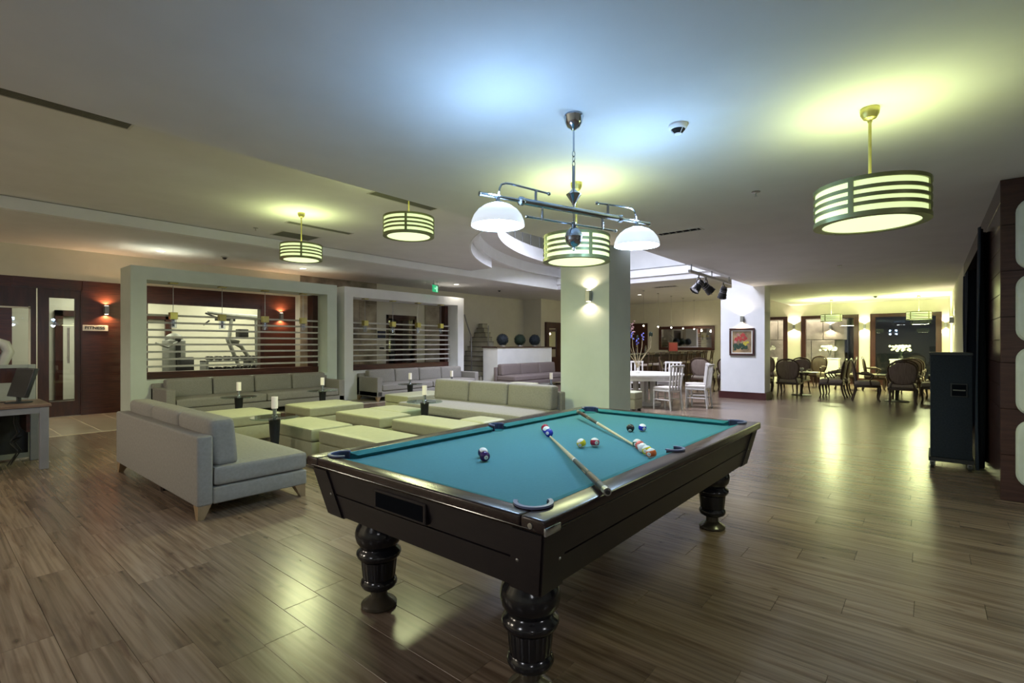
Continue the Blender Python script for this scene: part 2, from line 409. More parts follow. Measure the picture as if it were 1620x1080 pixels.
# gallery balustrade
gb = thing('glass_balustrade', 'glass balustrade with thin posts on the curved gallery above the lounge', 'balustrade', (0,0,4.45))
P = ell(6.72, 5.3, PI-.3, PI*.5-.05, 16)
for a, b in zip(P, P[1:]):
    d = (Vector(b)-Vector(a)).normalized(); nrm = Vector((-d.y, d.x))*.006
    a2, b2 = Vector(a)+d*.03, Vector(b)-d*.03
    obj('pane', prism(BM(), [tuple(a2-nrm), tuple(b2-nrm), tuple(b2+nrm), tuple(a2+nrm)], .03, .85), 'glass', gb, smooth=False)
for a in P: obj('post', tube(BM(), [(a[0], a[1], -.02), (a[0], a[1], .92)], .018), 'steel', gb)
obj('handrail', tube(BM(), [(a[0], a[1], .93) for a in P], .022), 'steel', gb)
# upper shell of the stair well
struct('wall_gallery', prism(BM(), [(2.5,12.2),(19,12.2),(19,12.4),(2.5,12.4)], 3.8, 6.4), 'wall')
struct('ceiling_gallery', box(BM(), 2.5, 19, 2, 12.4, 6.4, 6.5), 'ceil')
struct('wall_gallery_side', box(BM(), 18.9, 19, 2, 12.4, 3.47, 6.4), 'wall')
struct('wall_gallery_back', box(BM(), 2.5, 2.6, 2, 12.4, 3.8, 6.4), 'wall')
struct('wall_gallery_front', box(BM(), 2.5, 19, 2, 2.1, 3.63, 6.4), 'wall')

# --- left wall (Y = 13.1): cream above, mahogany below with glass
Y0 = 13.1
bm = BM()
box(bm, -4.2, 6.61, Y0, Y0+.16, 2.70, HP)
box(bm, 6.61, 6.75, Y0, Y0+.16, 0, HP); box(bm, 6.75, 9.2, Y0+.03, Y0+.16, 0, HP)
box(bm, 9.2, 9.55, Y0, Y0+.16, 0, HP); box(bm, 9.55, 10.75, Y0, Y0+.16, 2.36, HP); box(bm, 10.75, 11.1, Y0, Y0+.16, 0, HP)
box(bm, 11.1, WX, Y0+.02, Y0+.16, 0, HP)
struct('wall_left', bm, 'wall')
wp = struct('wall_fitness', box(BM(), -4.2, 1.2, Y0, Y0+.14, 0, 2.70), 'wood', label='mahogany panelled wall of the gym')
for (x0, x1, z0, z1) in ((1.2,2.2,2.52,2.70),(2.206,3.3,0,2.70),(3.3,5.72,2.38,2.70),(3.3,5.72,0,.70),(5.72,6.61,0,2.70)):
    obj('panel', box(BM(), x0, x1, Y0-.015, Y0+.14, z0, z1, .003, 1), 'wood', wp, smooth=False)
# marble cladding tiles
mt = struct('wall_marble', box(BM(), 6.75, 9.2, Y0+.012, Y0+.04, 0, HP), 'grout')
for k in range(4):
    for j in range(5):
        obj('stone_tile', box(BM(), 6.753+k*.6125, 6.747+(k+1)*.6125, Y0-.005, Y0+.02, .003+j*.66, .657+j*.66, .003, 1), 'marble', mt, smooth=False)
ms = struct('wall_stone_strip', box(BM(), 11.12, 12.4, Y0-.01, Y0+.01, 0, 3.0), 'grout')
for k in range(2):
    for j in range(8):
        obj('stone_tile', box(BM(), 11.123+k*.64, 11.757+k*.64, Y0-.03, Y0-.008, .003+j*.375, .372+j*.375, .003, 1), 'stone', ms, smooth=False)
# gym window
wf = struct('window_1', box(BM(), 3.3, 5.72, Y0-.03, Y0+.15, 2.32, 2.40), 'woodv')
obj('window_frame', box(box(box(BM(), 3.22, 3.3, Y0-.03, Y0+.15, .66, 2.4), 5.69, 5.78, Y0-.03, Y0+.15, .66, 2.40), 3.3, 5.7, Y0-.03, Y0+.15, .66, .74), 'woodv', wf, smooth=False)
obj('pane', box(BM(), 3.3, 5.69, Y0+.06, Y0+.07, .74, 2.32), 'glass', wf, smooth=False)
# gym doors
def door(name, x0, x1, gx0, gx1, gz0, gz1, ztop, hx=None):
    d = struct(name, box(box(box(box(BM(), x0, gx0, Y0-.01, Y0+.05, .01, ztop), gx1, x1, Y0-.01, Y0+.05, .01, ztop), gx0, gx1, Y0-.01, Y0+.05, .01, gz0), gx0, gx1, Y0-.01, Y0+.05, gz1, ztop), 'woodv')
    obj('pane', box(BM(), gx0, gx1, Y0+.015, Y0+.025, gz0, gz1), 'winglass', d, smooth=False)
    if hx:
        b = BM(); tube(b, [(hx, Y0-.09, 1.05), (hx, Y0-.09, 1.75)], .018)
        for z in (1.16, 1.64): tube(b, [(hx, Y0-.09, z), (hx, Y0+.0, z)], .012)
        obj('door_handle', b, 'steel', d)
    return d
door('door_1', 1.55, 2.18, 1.71, 2.09, .30, 2.33, 2.50, 1.98)
d2 = door('door_2', .55, 1.53, .80, 1.43, .30, 2.11, 2.50)
obj('glazing_bead', box(box(BM(), 1.42, 1.45, Y0-.02, Y0, .3, 2.14), .8, 1.45, Y0-.02, Y0, 2.10, 2.13), 'plate', d2, smooth=False)
struct('trim_7', box(box(BM(), 2.18, 2.206, Y0-.03, Y0+.1, 0, 2.52), 1.2, 2.2, Y0-.03, Y0+.1, 2.50, 2.53), 'woodv')
# lift / service door seen through the second partition
d3 = struct('door_3', box(box(box(BM(), 9.55, 9.63, Y0-.02, Y0+.14, 0, 2.36), 10.67, 10.75, Y0-.02, Y0+.14, 0, 2.36), 9.55, 10.75, Y0-.02, Y0+.14, 2.24, 2.36), 'woodv')
obj('door_leaf', box(BM(), 9.95, 10.55, Y0+.06, Y0+.12, 0, 2.24), 'wood', d3, smooth=False)
obj('glass_panel', box(BM(), 9.63, 10.67, Y0+.03, Y0+.04, .02, 2.2), 'winglass', d3, smooth=False)
obj('door_back', box(BM(), 9.6, 10.7, Y0+.13, Y0+.2, 0, 2.3), 'dark', d3, smooth=False)
# gym room behind the glass
struct('wall_gym', box(box(box(BM(), -1.5, 9.2, 17.2, 17.4, 0, HP), -1.5, -1.3, Y0+.15, 17.2, 0, HP), 9.0, 9.2, Y0+.15, 17.2, 0, HP), 'wall')
struct('door_4', box(box(box(BM(), 3.7, 3.85, 17.1, 17.2, 0, 2.3), 4.75, 4.9, 17.1, 17.2, 0, 2.3), 3.7, 4.9, 17.1, 17.2, 2.15, 2.3), 'woodv')
struct('door_7', box(box(box(BM(), 2.35, 2.5, 17.1, 17.2, 0, 2.3), 3.1, 3.25, 17.1, 17.2, 0, 2.3), 2.35, 3.25, 17.1, 17.2, 2.15, 2.3), 'woodv')
struct('trim_8', box(BM(), 7.45, 7.7, 17.05, 17.2, 0, 2.6), 'dark')
lamp('AREA', (3.4, 15.2, 3.25), FIT_W, (1, .97, .72), 1.6, sy=3.0)
lamp('AREA', (6.6, 15.2, 3.25), FIT_W, (1, .97, .72), 1.6, sy=3.0)

# --- far wall (X = 21.7) with the dining windows
bm = BM()
def wx(y0, y1, z0, z1): box(bm, WX, WX+.2, y0, y1, z0, z1)
wx(-6.2, -.30, 0, HM); wx(-.30, 1.58, 2.42, HM); wx(1.58, 1.95, 0, HM); wx(1.95, 3.72, 2.42, HM)
wx(3.72, 4.22, 0, HP+.1); wx(4.22, 6.2, 2.42, HP+.1); wx(6.2, 17.4, 0, HP+.1); wx(-.3, 3.72, HM, 3.4)
struct('wall_far', bm, 'wall')
for k, (y0, y1) in enumerate(((-.30,1.58),(1.95,3.72),(4.22,6.2))):
    bm = BM(); box(bm, WX-.05, WX+.12, y0-.02, y0+.13, 0, 2.5); box(bm, WX-.05, WX+.12, y1-.13, y1+.02, 0, 2.5)
    box(bm, WX-.05, WX+.12, y0+.13, y1-.13, 2.38, 2.5); box(bm, WX-.05, WX+.12, y0+.13, y1-.13, 0, .2)
    f = struct('window_%d' % (k+2), bm, 'woodv', label='tall dining room window in a dark wood frame')
    obj('pane', box(BM(), WX+.02, WX+.03, y0+.13, y1-.13, .2, 2.38), 'winglass', f, smooth=False)
struct('baseboard_far', box(box(BM(), WX-.03, WX, 1.60, 1.93, 0, .22), WX-.03, WX, 3.74, 4.2, 0, .22), 'skirt')
# what stands beyond those windows
sw = struct('wall_outside', box(BM(), WX+1.3, WX+1.5, 2.4, 8, 0, 3.4), 'stone')
for j in range(4):
    for k in range(6):
        obj('stone_block', box(BM(), WX+1.22, WX+1.33, 2.41+k*.8+(.4 if j%2 else 0), 3.19+k*.8+(.4 if j%2 else 0), .01+j*.8, .79+j*.8, .01, 1), 'stone', sw, smooth=False)
struct('wall_outside_dark', box(box(BM(), WX+2.6, WX+2.8, -3, 2.4, 0, 3.4), WX+1.3, WX+2.8, 2.4, 2.5, 0, 3.4), M['black'])
struct('ceiling_outside', box(BM(), WX+.2, WX+3, -3, 8, 3.0, 3.2), 'dark')
lamp('AREA', (WX+.8, 4.2, 2.95), 120, (1,.85,.68), .5, sy=2.5)  # added area lights without fixtures, brightening the view through the windows
lamp('AREA', (WX+1.6, .6, 2.95), 14, (.7,.8,1.0), .6, sy=2)
struct('floor_outside', box(BM(), WX+.2, WX+3, -3, 8, -.1, 0), 'tile')

# --- right wall (stage side), Y = -.5
wr = struct('wall_right', box(BM(), 6.42, 8.2, -.62, -.52, 0, HM), 'black', label='glossy dark wood panelled stage wall')
for j in range(14):
    z0, z1 = j*.2086, (j+1)*.2086
    obj('panel', box(BM(), 6.375, 8.2, -.53, -.5, z0+.002, z1-.002, .0015, 1), 'lacquer', wr, smooth=False)
wf2 = struct('wall_stage_front', box(BM(), 6.44, 6.6, -6.2, -.53, 0, HM), 'black', label='dark wood wall facing the billiard table')
for j in range(7):
    obj('panel', box(BM(), 6.37, 6.44, -6.2, -.502, j*.417+.002, (j+1)*.417-.002, .0015, 1), 'lacquer', wf2, smooth=False)
pad0 = None
for j, (z0, z1) in enumerate(((2.08,2.72),(1.43,2.05),(.78,1.40),(.14,.75))):
    for k in range(2):
        b = BM(); cushion(b, -.06, 0, -.98-k*1.0, 0-k*1.0, z0, z1, .03, .02, 6)
        for v in b.verts:
            pass
        # round the outline corners
        b.free(); b = BM(); hw, hh, rr = .47, (z1-z0)/2, .12
        pts = []
        for (sx, sz, a0) in ((1,1,0),(-1,1,PI/2),(-1,-1,PI),(1,-1,1.5*PI)):
            for q in range(7):
                a = a0+q*PI/12; pts.append((sx*(hw-rr)+rr*math.cos(a), sz*(hh-rr)+rr*math.sin(a)))
        rings = []
        for (x, s) in ((0,1),(-.03,1),(-.05,.97),(-.058,.9)):
            rings.append([b.verts.new((6.368+x, -.598-hw-k*1.0+p[0]*s, (z0+z1)/2+p[1]*s)) for p in pts])
        for u, v in zip(rings, rings[1:]):
            for q in range(len(pts)): b.faces.new((u[q], u[(q+1)%len(pts)], v[(q+1)%len(pts)], v[q]))
        b.faces.new(rings[-1]); b.faces.new(rings[0][::-1])
        obj('padded_panel', b, 'pad', wf2)
struct('wall_right_header', box(BM(), 8.2, 12.7, -.62, -.5, 2.70, HM), 'lacquer')
struct('wall_right_far', box(BM(), 12.7, WX, -.62, -.5, 0, HM), 'wall')
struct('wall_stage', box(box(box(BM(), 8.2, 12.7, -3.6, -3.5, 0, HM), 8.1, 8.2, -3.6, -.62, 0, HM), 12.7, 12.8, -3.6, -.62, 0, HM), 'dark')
struct('wall_back', box(BM(), -4.3, -4.2, -6.3, 17.4, 0, 3.7), 'wall')
struct('wall_side', box(BM(), -4.2, 6.6, -6.3, -6.2, 0, 3.0), 'wall')
def galley(x, y, w_, sx, sy, sp, label):
    t = thing('light_panel', label, 'lamp', (x, y, 6.4), 0, 'flat light panels over the stair well')
    obj('casing', box(BM(), -sx/2-.05, sx/2+.05, -sy/2-.05, sy/2+.05, -.06, 0, .004, 1), 'slat', t, smooth=False)
    obj('diffuser', box(BM(), -sx/2, sx/2, -sy/2, sy/2, -.066, -.06), 'panelglow', t, smooth=False)
    lamp('AREA', (0,0,-.075), w_, (.80,.82,1.0), sx, sy=sy, spread=sp, parent=t)
galley(10.0, 6.0, WELL_W, 2.6, 2.2, 142, 'large flat light panel in the ceiling of the stair well')
galley(12.5, 10.9, 60, 2.4, .6, 170, 'long flat light panel added over the gallery to brighten the wall behind the balustrade')  # unseen panel added to lift the dark gallery wall
# --- pillars
cp = struct('wall_pillar', box(BM(), 6.76, 7.46, 3.72, 4.60, 0, HL+.1), 'partition', label='pale square pillar behind the billiard table')
obj('baseboard', box(BM(), 6.745, 7.475, 3.705, 4.615, 0, .16), 'skirt', cp, smooth=False)
struct('wall_pillar_right', box(BM(), 13.92, 14.5, 3.22, 4.30, 0, HM), 'white')
struct('baseboard_pillar', box(BM(), 13.88, 14.54, 3.18, 4.34, 0, .18), 'skirt')

# ================================================================== PARTITION FRAMES
def partition(x0, x1, label, topc):
    t = thing('partition_frame', label, 'partition', (x0, 11.4, 0), 0, 'white box partitions behind the lounge sofas')
    W = x1-x0; L, Rr = .25, W-.26
    bm = BM(); box(bm, 0, L, 0, .70, 0, 2.9); box(bm, Rr, W, 0, .70, 0, 2.9); box(bm, L, Rr, 0, .70, 2.65, 2.9); box(bm, L, Rr, 0, .70, 0, .73)
    obj('surround', bm, 'partition' if topc else 'white', t, smooth=False)
    obj('sill', box(BM(), L, Rr, .42, .70, .73, .87, .004, 1), 'wood', t, smooth=False)
    obj('jamb', box(BM(), Rr-.14, Rr, .45, .70, .87, 2.65, .004, 1), 'woodv', t, smooth=False)
    s0 = None
    for k in range(8):
        z = .98+k*.146
        if s0 is None: s0 = obj('slat', box(BM(), L, Rr-.02, .36, .40, -.02, .02, .003, 1), 'slat', t, loc=(0,0,z), smooth=False)
        else: part_copy(s0, (0,0,z))
    # small hanging lamps under the head
    for k in range(4):
        lx = .74+k*.90
        p = thing('pendant_lamp', 'small brass cube pendant over a glass cylinder, %s in the %s partition' % (('leftmost','second from left','third from left','rightmost')[k], 'left' if topc else 'right'), 'lamp', (x0+lx, 11.6, 2.65), 0, 'cube pendants in the partitions')
        obj('ceiling_plate', box(BM(), -.07, .07, -.07, .07, -.025, 0, .004, 1), 'brass', p, smooth=False)
        obj('rod', tube(BM(), [(0,0,-.02),(0,0,-.6)], .006), 'steel', p)
        obj('cube_body', box(BM(), -.065, .065, -.065, .065, -.73, -.59, .004, 1), 'brass', p, smooth=False)
        b = BM(); ring(b, .062, .052, -.90, -.73, 20); ring(b, .03, .022, -.88, -.73, 12)
        obj('glass_cylinder', b, 'lampglass', p)
    return t
partition(2.61, 6.83, 'white box partition with grey slats, standing by the wall lamp and gym sign', True)
partition(7.04, 11.28, 'white box partition with slats, standing nearest the staircase', False)
struct('trim_9', box(BM(), 6.83, 7.04, 11.9, 12.05, 0, 2.6), 'woodv')

# ================================================================== BILLIARD TABLE
TX0, TX1, TY0, TY1 = 1.36, 4.17, .99, 2.57
pt = thing('billiard_table', 'large dark wood pocket billiard table covered in teal cloth', 'billiard table', ((TX0+TX1)/2, (TY0+TY1)/2, 0))
hx, hy = (TX1-TX0)/2, (TY1-TY0)/2
NX, NY = 1.27, .637        # cushion nose half sizes
def taper(bm, hx0, hy0, z0, hx1, hy1, z1):
    a = [bm.verts.new((s*hx0, t*hy0, z0)) for s, t in ((-1,-1),(1,-1),(1,1),(-1,1))]
    b = [bm.verts.new((s*hx1, t*hy1, z1)) for s, t in ((-1,-1),(1,-1),(1,1),(-1,1))]
    for k in range(4): bm.faces.new((a[k], a[(k+1)%4], b[(k+1)%4], b[k]))
    bm.faces.new(a[::-1]); bm.faces.new(b); return bm
# cabinet: upper and lower tapered boards with a groove between
obj('cabinet', taper(taper(taper(BM(), hx-.085, hy-.085, .515, hx-.058, hy-.058, .632), hx-.075, hy-.075, .63, hx-.075, hy-.075, .642), hx-.056, hy-.056, .640, hx-.028, hy-.028, .762), 'pool', pt, smooth=False)
def cpost(sx, sy):
    bm = BM(); wd = .15
    for (z0, i0, z1, i1) in ((.505, .078, .768, .018),):
        def pt_(i, z): return [(sx*(hx-i), sy*(hy-i), z), (sx*(hx-i-wd), sy*(hy-i), z), (sx*(hx-i-wd), sy*(hy-i-wd), z), (sx*(hx-i), sy*(hy-i-wd), z)]
        a = [bm.verts.new(p) for p in pt_(i0, z0)]; b = [bm.verts.new(p) for p in pt_(i1, z1)]
        for k in range(4): bm.faces.new((a[k], a[(k+1)%4], b[(k+1)%4], b[k]))
        bm.faces.new(a[::-1]); bm.faces.new(b)
    bmesh.ops.bevel(bm, geom=bm.edges[:], offset=.008, segments=2, affect='EDGES')
    o = obj('corner_post', bm, 'pool', pt)
    b = BM()
    for (ax, ay) in ((sx*(hx-.052), sy*(hy-.16)), (sx*(hx-.16), sy*(hy-.052))):
        ball(b, (ax, ay, .635), .008, 10, 6)
    obj('bolt', b, 'steel', o)
    return o
for sx in (-1,1):
    for sy in (-1,1): cpost(sx, sy)
# ball return slot in the near short side (a dark framed opening)
b = BM(); X = -hx+.033
box(b, X-.008, X+.03, -.15, .215, .652, .742, .004, 1)
obj('ball_return_frame', b, 'pool', pt, smooth=False)
b = BM(); box(b, X-.0095, X+.02, -.134, .20, .664, .732)
obj('ball_return_slot', b, 'dark', pt, smooth=False)
# bed
obj('bed', box(BM(), -hx+.09, hx-.09, -hy+.09, hy-.09, .75, .785), 'felt', pt, smooth=False)
# wooden rails (broken by pocket castings) with chrome lip below
def railbox(b, x0, x1, y0, y1): box(b, x0, x1, y0, y1, .772, .822, .010, 3)
rw = hx-NX-.045; rh = hy-NY-.045
CO = .0
cb_ = BM()
PKT = [(sx*(NX+.008), sy*(NY+.008), math.atan2(sy, sx), .068) for sx in (-1, 1) for sy in (-1, 1)]+[(0, sy*(NY+.030), sy*PI/2, .056) for sy in (-1, 1)]
for (cx, cy, a_, r_) in PKT:
    lathe(cb_, [(r_-.004, .70), (r_-.004, .90)], 32, (cx, cy, 0))
cutter = obj('cutter', cb_, 'dark')
def railcut(name, b):
    o = obj(name, b, 'poolrail'); md = o.modifiers.new('b', 'BOOLEAN'); md.object = cutter; md.operation = 'DIFFERENCE'; md.solver = 'EXACT'
    bpy.context.view_layer.update()
    me = bpy.data.meshes.new_from_object(o.evaluated_get(bpy.context.evaluated_depsgraph_get()))
    o.modifiers.clear(); o.data = me; me.set_sharp_from_angle(angle=R(35)); o.parent = pt; return o
for s in (-1, 1):
    b = BM(); railbox(b, -hx, hx, s*(hy-rh), s*hy); railcut('long_rail', b)
    b = BM(); railbox(b, s*(hx-rw), s*hx, -(hy-rh)+.001, hy-rh-.001); railcut('short_rail', b)
bpy.data.objects.remove(cutter)
for s in (-1, 1):
    b = BM(); tube(b, [(-hx+.06, s*(hy+.001), .783), (hx-.06, s*(hy+.001), .783)], .0028, 6); obj('rail_trim', b, 'poolleg', pt)
    b = BM(); tube(b, [(s*(hx+.001), -hy+.06, .783), (s*(hx+.001), hy-.06, .783)], .0028, 6); obj('rail_trim', b, 'poolleg', pt)
# rubber cushions
def cush(p0, p1, inn):    # nose line from p0 to p1, inn = outward normal
    b = BM(); d = (Vector(p1)-Vector(p0)).normalized(); o = Vector(inn); w_ = .05
    a0, a1 = Vector(p0), Vector(p1)
    c0, c1 = a0+o*w_-d*.035, a1+o*w_+d*.035
    lo = [(a0, .806), (a1, .806), (c1, .821), (c0, .821)]
    T = [b.verts.new((v.x, v.y, z)) for v, z in lo]
    Bt = [b.verts.new((v.x+o.x*dx, v.y+o.y*dx, .785)) for (v, z), dx in zip(lo, (.02,.02,0,0))]
    b.faces.new(T); b.faces.new(Bt[::-1])
    for k in range(4): b.faces.new((T[k], T[(k+1)%4], Bt[(k+1)%4], Bt[k]))
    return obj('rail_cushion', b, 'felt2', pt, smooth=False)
for s in (-1, 1):
    cush((-NX+.085, s*NY), (-.075, s*NY), (0, s)); cush((.075, s*NY), (NX-.085, s*NY), (0, s))
    cush((s*NX, -NY+.085), (s*NX, NY-.085), (s, 0))
# pockets: navy leather liner with a raised horseshoe rim
def pocket(cx, cy, ang, r=.066):
    b = BM(); ring(b, r, r-.010, -.028, .012, 24, (0,0), -PI*.62, PI*.62)
    o = obj('pocket', b, 'pocket', pt, loc=(cx, cy, .815), rot=ang)
    b = BM(); ring(b, r+.008, r-.008, .010, .018, 24, (0,0), -PI*.62, PI*.62)
    obj('pocket_rim', b, 'pockettop', o)
    b = BM(); lathe(b, [(r-.010, 0), (r-.010, .003)], 28)
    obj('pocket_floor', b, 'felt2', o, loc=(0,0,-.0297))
for (cx, cy, a_, r_) in PKT: pocket(cx, cy, a_, r_)
# near corner hardware
b = BM(); box(b, -hx-.003, -hx+.09, -hy-.006, -hy+.004, .770, .800, .004, 2); obj('corner_bracket', b, 'chrome', pt)
b = BM(); lathe(b, [(.010,0),(.010,.004),(.006,.005)], 16); obj('keyhole', b, 'steel', pt, loc=(-hx-.001, -hy+.06, .795), rot=(0,-PI/2,0))
# legs: turned and fluted
leg_prof = [(.088,0),(.095,.008),(.094,.020),(.082,.032),(.062,.044),(.046,.058),(.043,.098)]
body_prof = [(.040,.094),(.070,.100),(.090,.112),(.098,.130),(.093,.148),(.085,.158)]
flute = [(.086,.160),(.088,.175),(.091,.200),(.093,.225),(.095,.245),(.096,.258)]
upper = [(.100,.262),(.113,.275),(.119,.290),(.117,.303),(.100,.315),(.094,.325),(.104,.338),(.118,.358),(.125,.385),(.126,.405),(.118,.435),(.104,.455),(.10,.47),(.10,.52)]
for (lx, ly) in ((-hx+.27, -hy+.27), (-hx+.27, hy-.27), (hx-.20, -hy+.30), (hx-.20, hy-.27)):
    b = BM(); lathe(b, body_prof, 32)
    lathe(b, flute, 72, mod=lambda a, z: 1-.055*max(0, math.cos(a*12))**2)
    lathe(b, upper, 32)
    lg = obj('leg', b, 'poolleg', pt, loc=(lx, ly, 0), ang=50)
    b = BM(); lathe(b, leg_prof, 32); obj('foot', b, 'poolfoot', lg)

# ------------------------------------------------------------------ balls
def ballmat(name, col, stripe):
    m = mat(name, col, .12); n, l, b = nodes(m)
    tc = n.new('ShaderNodeTexCoord'); sp = n.new('ShaderNodeSeparateXYZ'); l.new(tc.outputs['Object'], sp.inputs[0])
    def gt(v, t, inv=False):
        q = n.new('ShaderNodeMath'); q.operation = 'LESS_THAN' if inv else 'GREATER_THAN'; l.new(v, q.inputs[0]); q.inputs[1].default_value = t; return q.outputs[0]
    ab = n.new('ShaderNodeMath'); ab.operation = 'ABSOLUTE'; l.new(sp.outputs[2], ab.inputs[0])
    ax = n.new('ShaderNodeMath'); ax.operation = 'ABSOLUTE'; l.new(sp.outputs[0], ax.inputs[0])
    disc = gt(ax.outputs[0], .0262)
    if stripe:
        mx = n.new('ShaderNodeMath'); mx.operation = 'MAXIMUM'; l.new(gt(ab.outputs[0], .0155), mx.inputs[0]); l.new(disc, mx.inputs[1]); fac = mx.outputs[0]
    else: fac = disc
    mc = n.new('ShaderNodeMix'); mc.data_type = 'RGBA'; mc.inputs[6].default_value = (*col, 1); mc.inputs[7].default_value = (.75,.76,.74,1)
    l.new(fac, mc.inputs[0]); l.new(mc.outputs[2], b.inputs['Base Color']); return m
def txt(s, size, depth=.0004, bold=0):
    cu = bpy.data.curves.new('text', 'FONT'); cu.body = s; cu.size = size; cu.extrude = depth; cu.offset = bold
    cu.align_x = 'CENTER'; cu.align_y = 'CENTER'
    o = bpy.data.objects.new('tmp', cu); C.objects.link(o)
    bpy.context.view_layer.update()
    me = bpy.data.meshes.new_from_object(o.evaluated_get(bpy.context.evaluated_depsgraph_get()))
    bpy.data.objects.remove(o); return me
BR = .0286
NAVY, PUR, BLUE, RED, MAR, YEL, GRN, ORG, BLK, PNK = (.01,.02,.09), (.03,.01,.09), (.015,.03,.38), (.45,.02,.03), (.30,.01,.04), (.62,.55,.03), (.01,.10,.05), (.65,.14,.04), (.01,.01,.012), (.62,.12,.10)
balls = [
 (2.045,1.915,NAVY,True,'12','navy striped billiard ball, rear one of the two nearest the near short rail'),
 (1.985,1.845,PUR,False,'4','dark purple billiard ball, front one of the two nearest the near short rail'),
 (2.93,2.13,MAR,False,'7','dark red billiard ball farthest along the row at the front cue tip'),
 (2.865,2.07,BLUE,True,'10','blue striped billiard ball, middle of the row at the front cue tip'),
 (2.79,1.995,BLUE,False,'2','plain blue billiard ball touching the front cue tip'),
 (2.625,1.635,YEL,True,'9','yellow striped billiard ball left of a dark red one in mid table'),
 (2.70,1.585,MAR,True,'15','dark red striped billiard ball right of a yellow one in mid table'),
 (3.33,1.66,BLK,False,'8','black billiard ball at the far end of the cloth'),
 (3.40,1.60,BLUE,True,'10','light blue striped billiard ball beside the black one'),
 (2.83,1.365,GRN,True,'6','dark green billiard ball touching the far cue tip'),
 (2.785,1.325,PNK,False,'3','salmon red billiard ball, second in the row of five'),
 (2.735,1.285,None,False,'','plain white billiard ball in the middle of the row of five'),
 (2.685,1.235,YEL,True,'1','yellow billiard ball, fourth in the row of five'),
 (2.63,1.185,ORG,True,'13','orange striped billiard ball nearest the long rail, end of the row of five')]
for i, (x, y, col, st, num, lab) in enumerate(balls):
    b = BM(); ball(b, (0,0,0), BR, 32, 20)
    m = M['ballwhite'] if col is None else ballmat('ball_enamel', col, st)
    o = obj('billiard_ball', b, m, ang=180); tag(o, lab, 'ball', 'billiard balls on the table')
    o.location = (x, y, .785+BR)
    az = math.atan2(-y, -x)+random.uniform(-.5, .5)
    o.rotation_euler = (random.uniform(-.6,.6), random.uniform(-.1,.6), az)
    if num:
        me = txt(num, .013); me.materials.append(M['ink'])
        q = bpy.data.objects.new('number', me); C.objects.link(q); q.parent = o
        q.location = (BR+.0001, 0, 0); q.rotation_euler = (PI/2, 0, PI/2)
# cues
def cue(x0, y0, z0, x1, y1, z1, lab):
    a, b_ = Vector((x0,y0,z0)), Vector((x1,y1,z1)); L = (b_-a).length
    t = thing('billiard_cue', lab, 'cue', a); t.rotation_euler = (b_-a).to_track_quat('Z', 'Y').to_euler()
    lt = L
    obj('butt', tube(BM(), [(0,0,0),(0,0,lt*.42)], [.0150,.0122], 16), M['black'], t)
    obj('wrap', tube(BM(), [(0,0,lt*.08),(0,0,lt*.20)], [.0153,.0145], 16), 'woodv', t)
    obj('butt_cap', tube(BM(), [(0,0,-.012),(0,0,.03)], [.0155,.0155], 16), 'steel', t)
    obj('bumper', tube(BM(), [(0,0,-.020),(0,0,-.011)], [.009,.010], 16), 'ink', t)
    b = BM()
    for k in range(4):
        a_ = k*PI/2
        tube(b, [(math.cos(a_)*.009, math.sin(a_)*.009, lt*.22), (math.cos(a_)*.0095, math.sin(a_)*.0095, lt*.41)], [.0058,.0005], 6)
    obj('inlay', b, 'cuewood', t)
    obj('joint', tube(BM(), [(0,0,lt*.42),(0,0,lt*.435)], [.0124,.0122], 16), 'ballwhite', t)
    obj('shaft', tube(BM(), [(0,0,lt*.435),(0,0,lt-.012)], [.0118,.0068], 16), 'cuewood', t)
    obj('tip', tube(BM(), [(0,0,lt-.012),(0,0,lt)], [.0067,.0062], 12), 'ballwhite', t)
cue(1.722, .958, .8495, 2.755, 1.960, .797, 'billiard cue with its butt over the near long rail and tip at the blue balls')
cue(3.63, 2.29, .8450, 2.855, 1.395, .795, 'billiard cue resting on the far long rail beside the corner pocket')

# ================================================================== POOL LAMP
ch = thing('billiard_lamp', 'chrome two-shade billiard lamp hanging above the billiard table', 'lamp', (2.78, 1.79, HM), R(-18.4))
b = BM(); lathe(b, [(.062,0),(.066,-.012),(.062,-.022),(.056,-.05),(.040,-.078),(.020,-.090),(.013,-.10)], 32); obj('canopy', b, 'chrome', ch)
obj('rod', tube(BM(), [(0,0,-.09),(0,0,-.24)], .006), 'chrome', ch)
def link_(z, ang, par):
    b = BM(); pts = [(math.cos(a)*.011*math.cos(ang), math.cos(a)*.011*math.sin(ang), z+math.sin(a)*.019) for a in [2*PI*k/14 for k in range(15)]]
    tube(b, pts, .0028, 6, False); obj('chain_link', b, 'chrome', par)
for k in range(3): link_(-.255-k*.032, (k%2)*PI/2, ch)
obj('lower_rod', tube(BM(), [(0,0,-.335),(0,0,-.50)], .011, 12), 'chrome', ch)
b = BM(); pr = [(.012,-.485),(.02,-.495),(.032,-.505),(.042,-.515)]
for k in range(6): pr += [(.050-k*.006, -.520-k*.009), (.0475-k*.006, -.526-k*.009)]
pr += [(.012,-.580),(.008,-.60)]
lathe(b, pr, 32); obj('finial', b, 'chrome', ch)
obj('main_bar', tube(BM(), [(-.42,0,-.625),(.42,0,-.625)], .021, 20), 'chrome', ch)
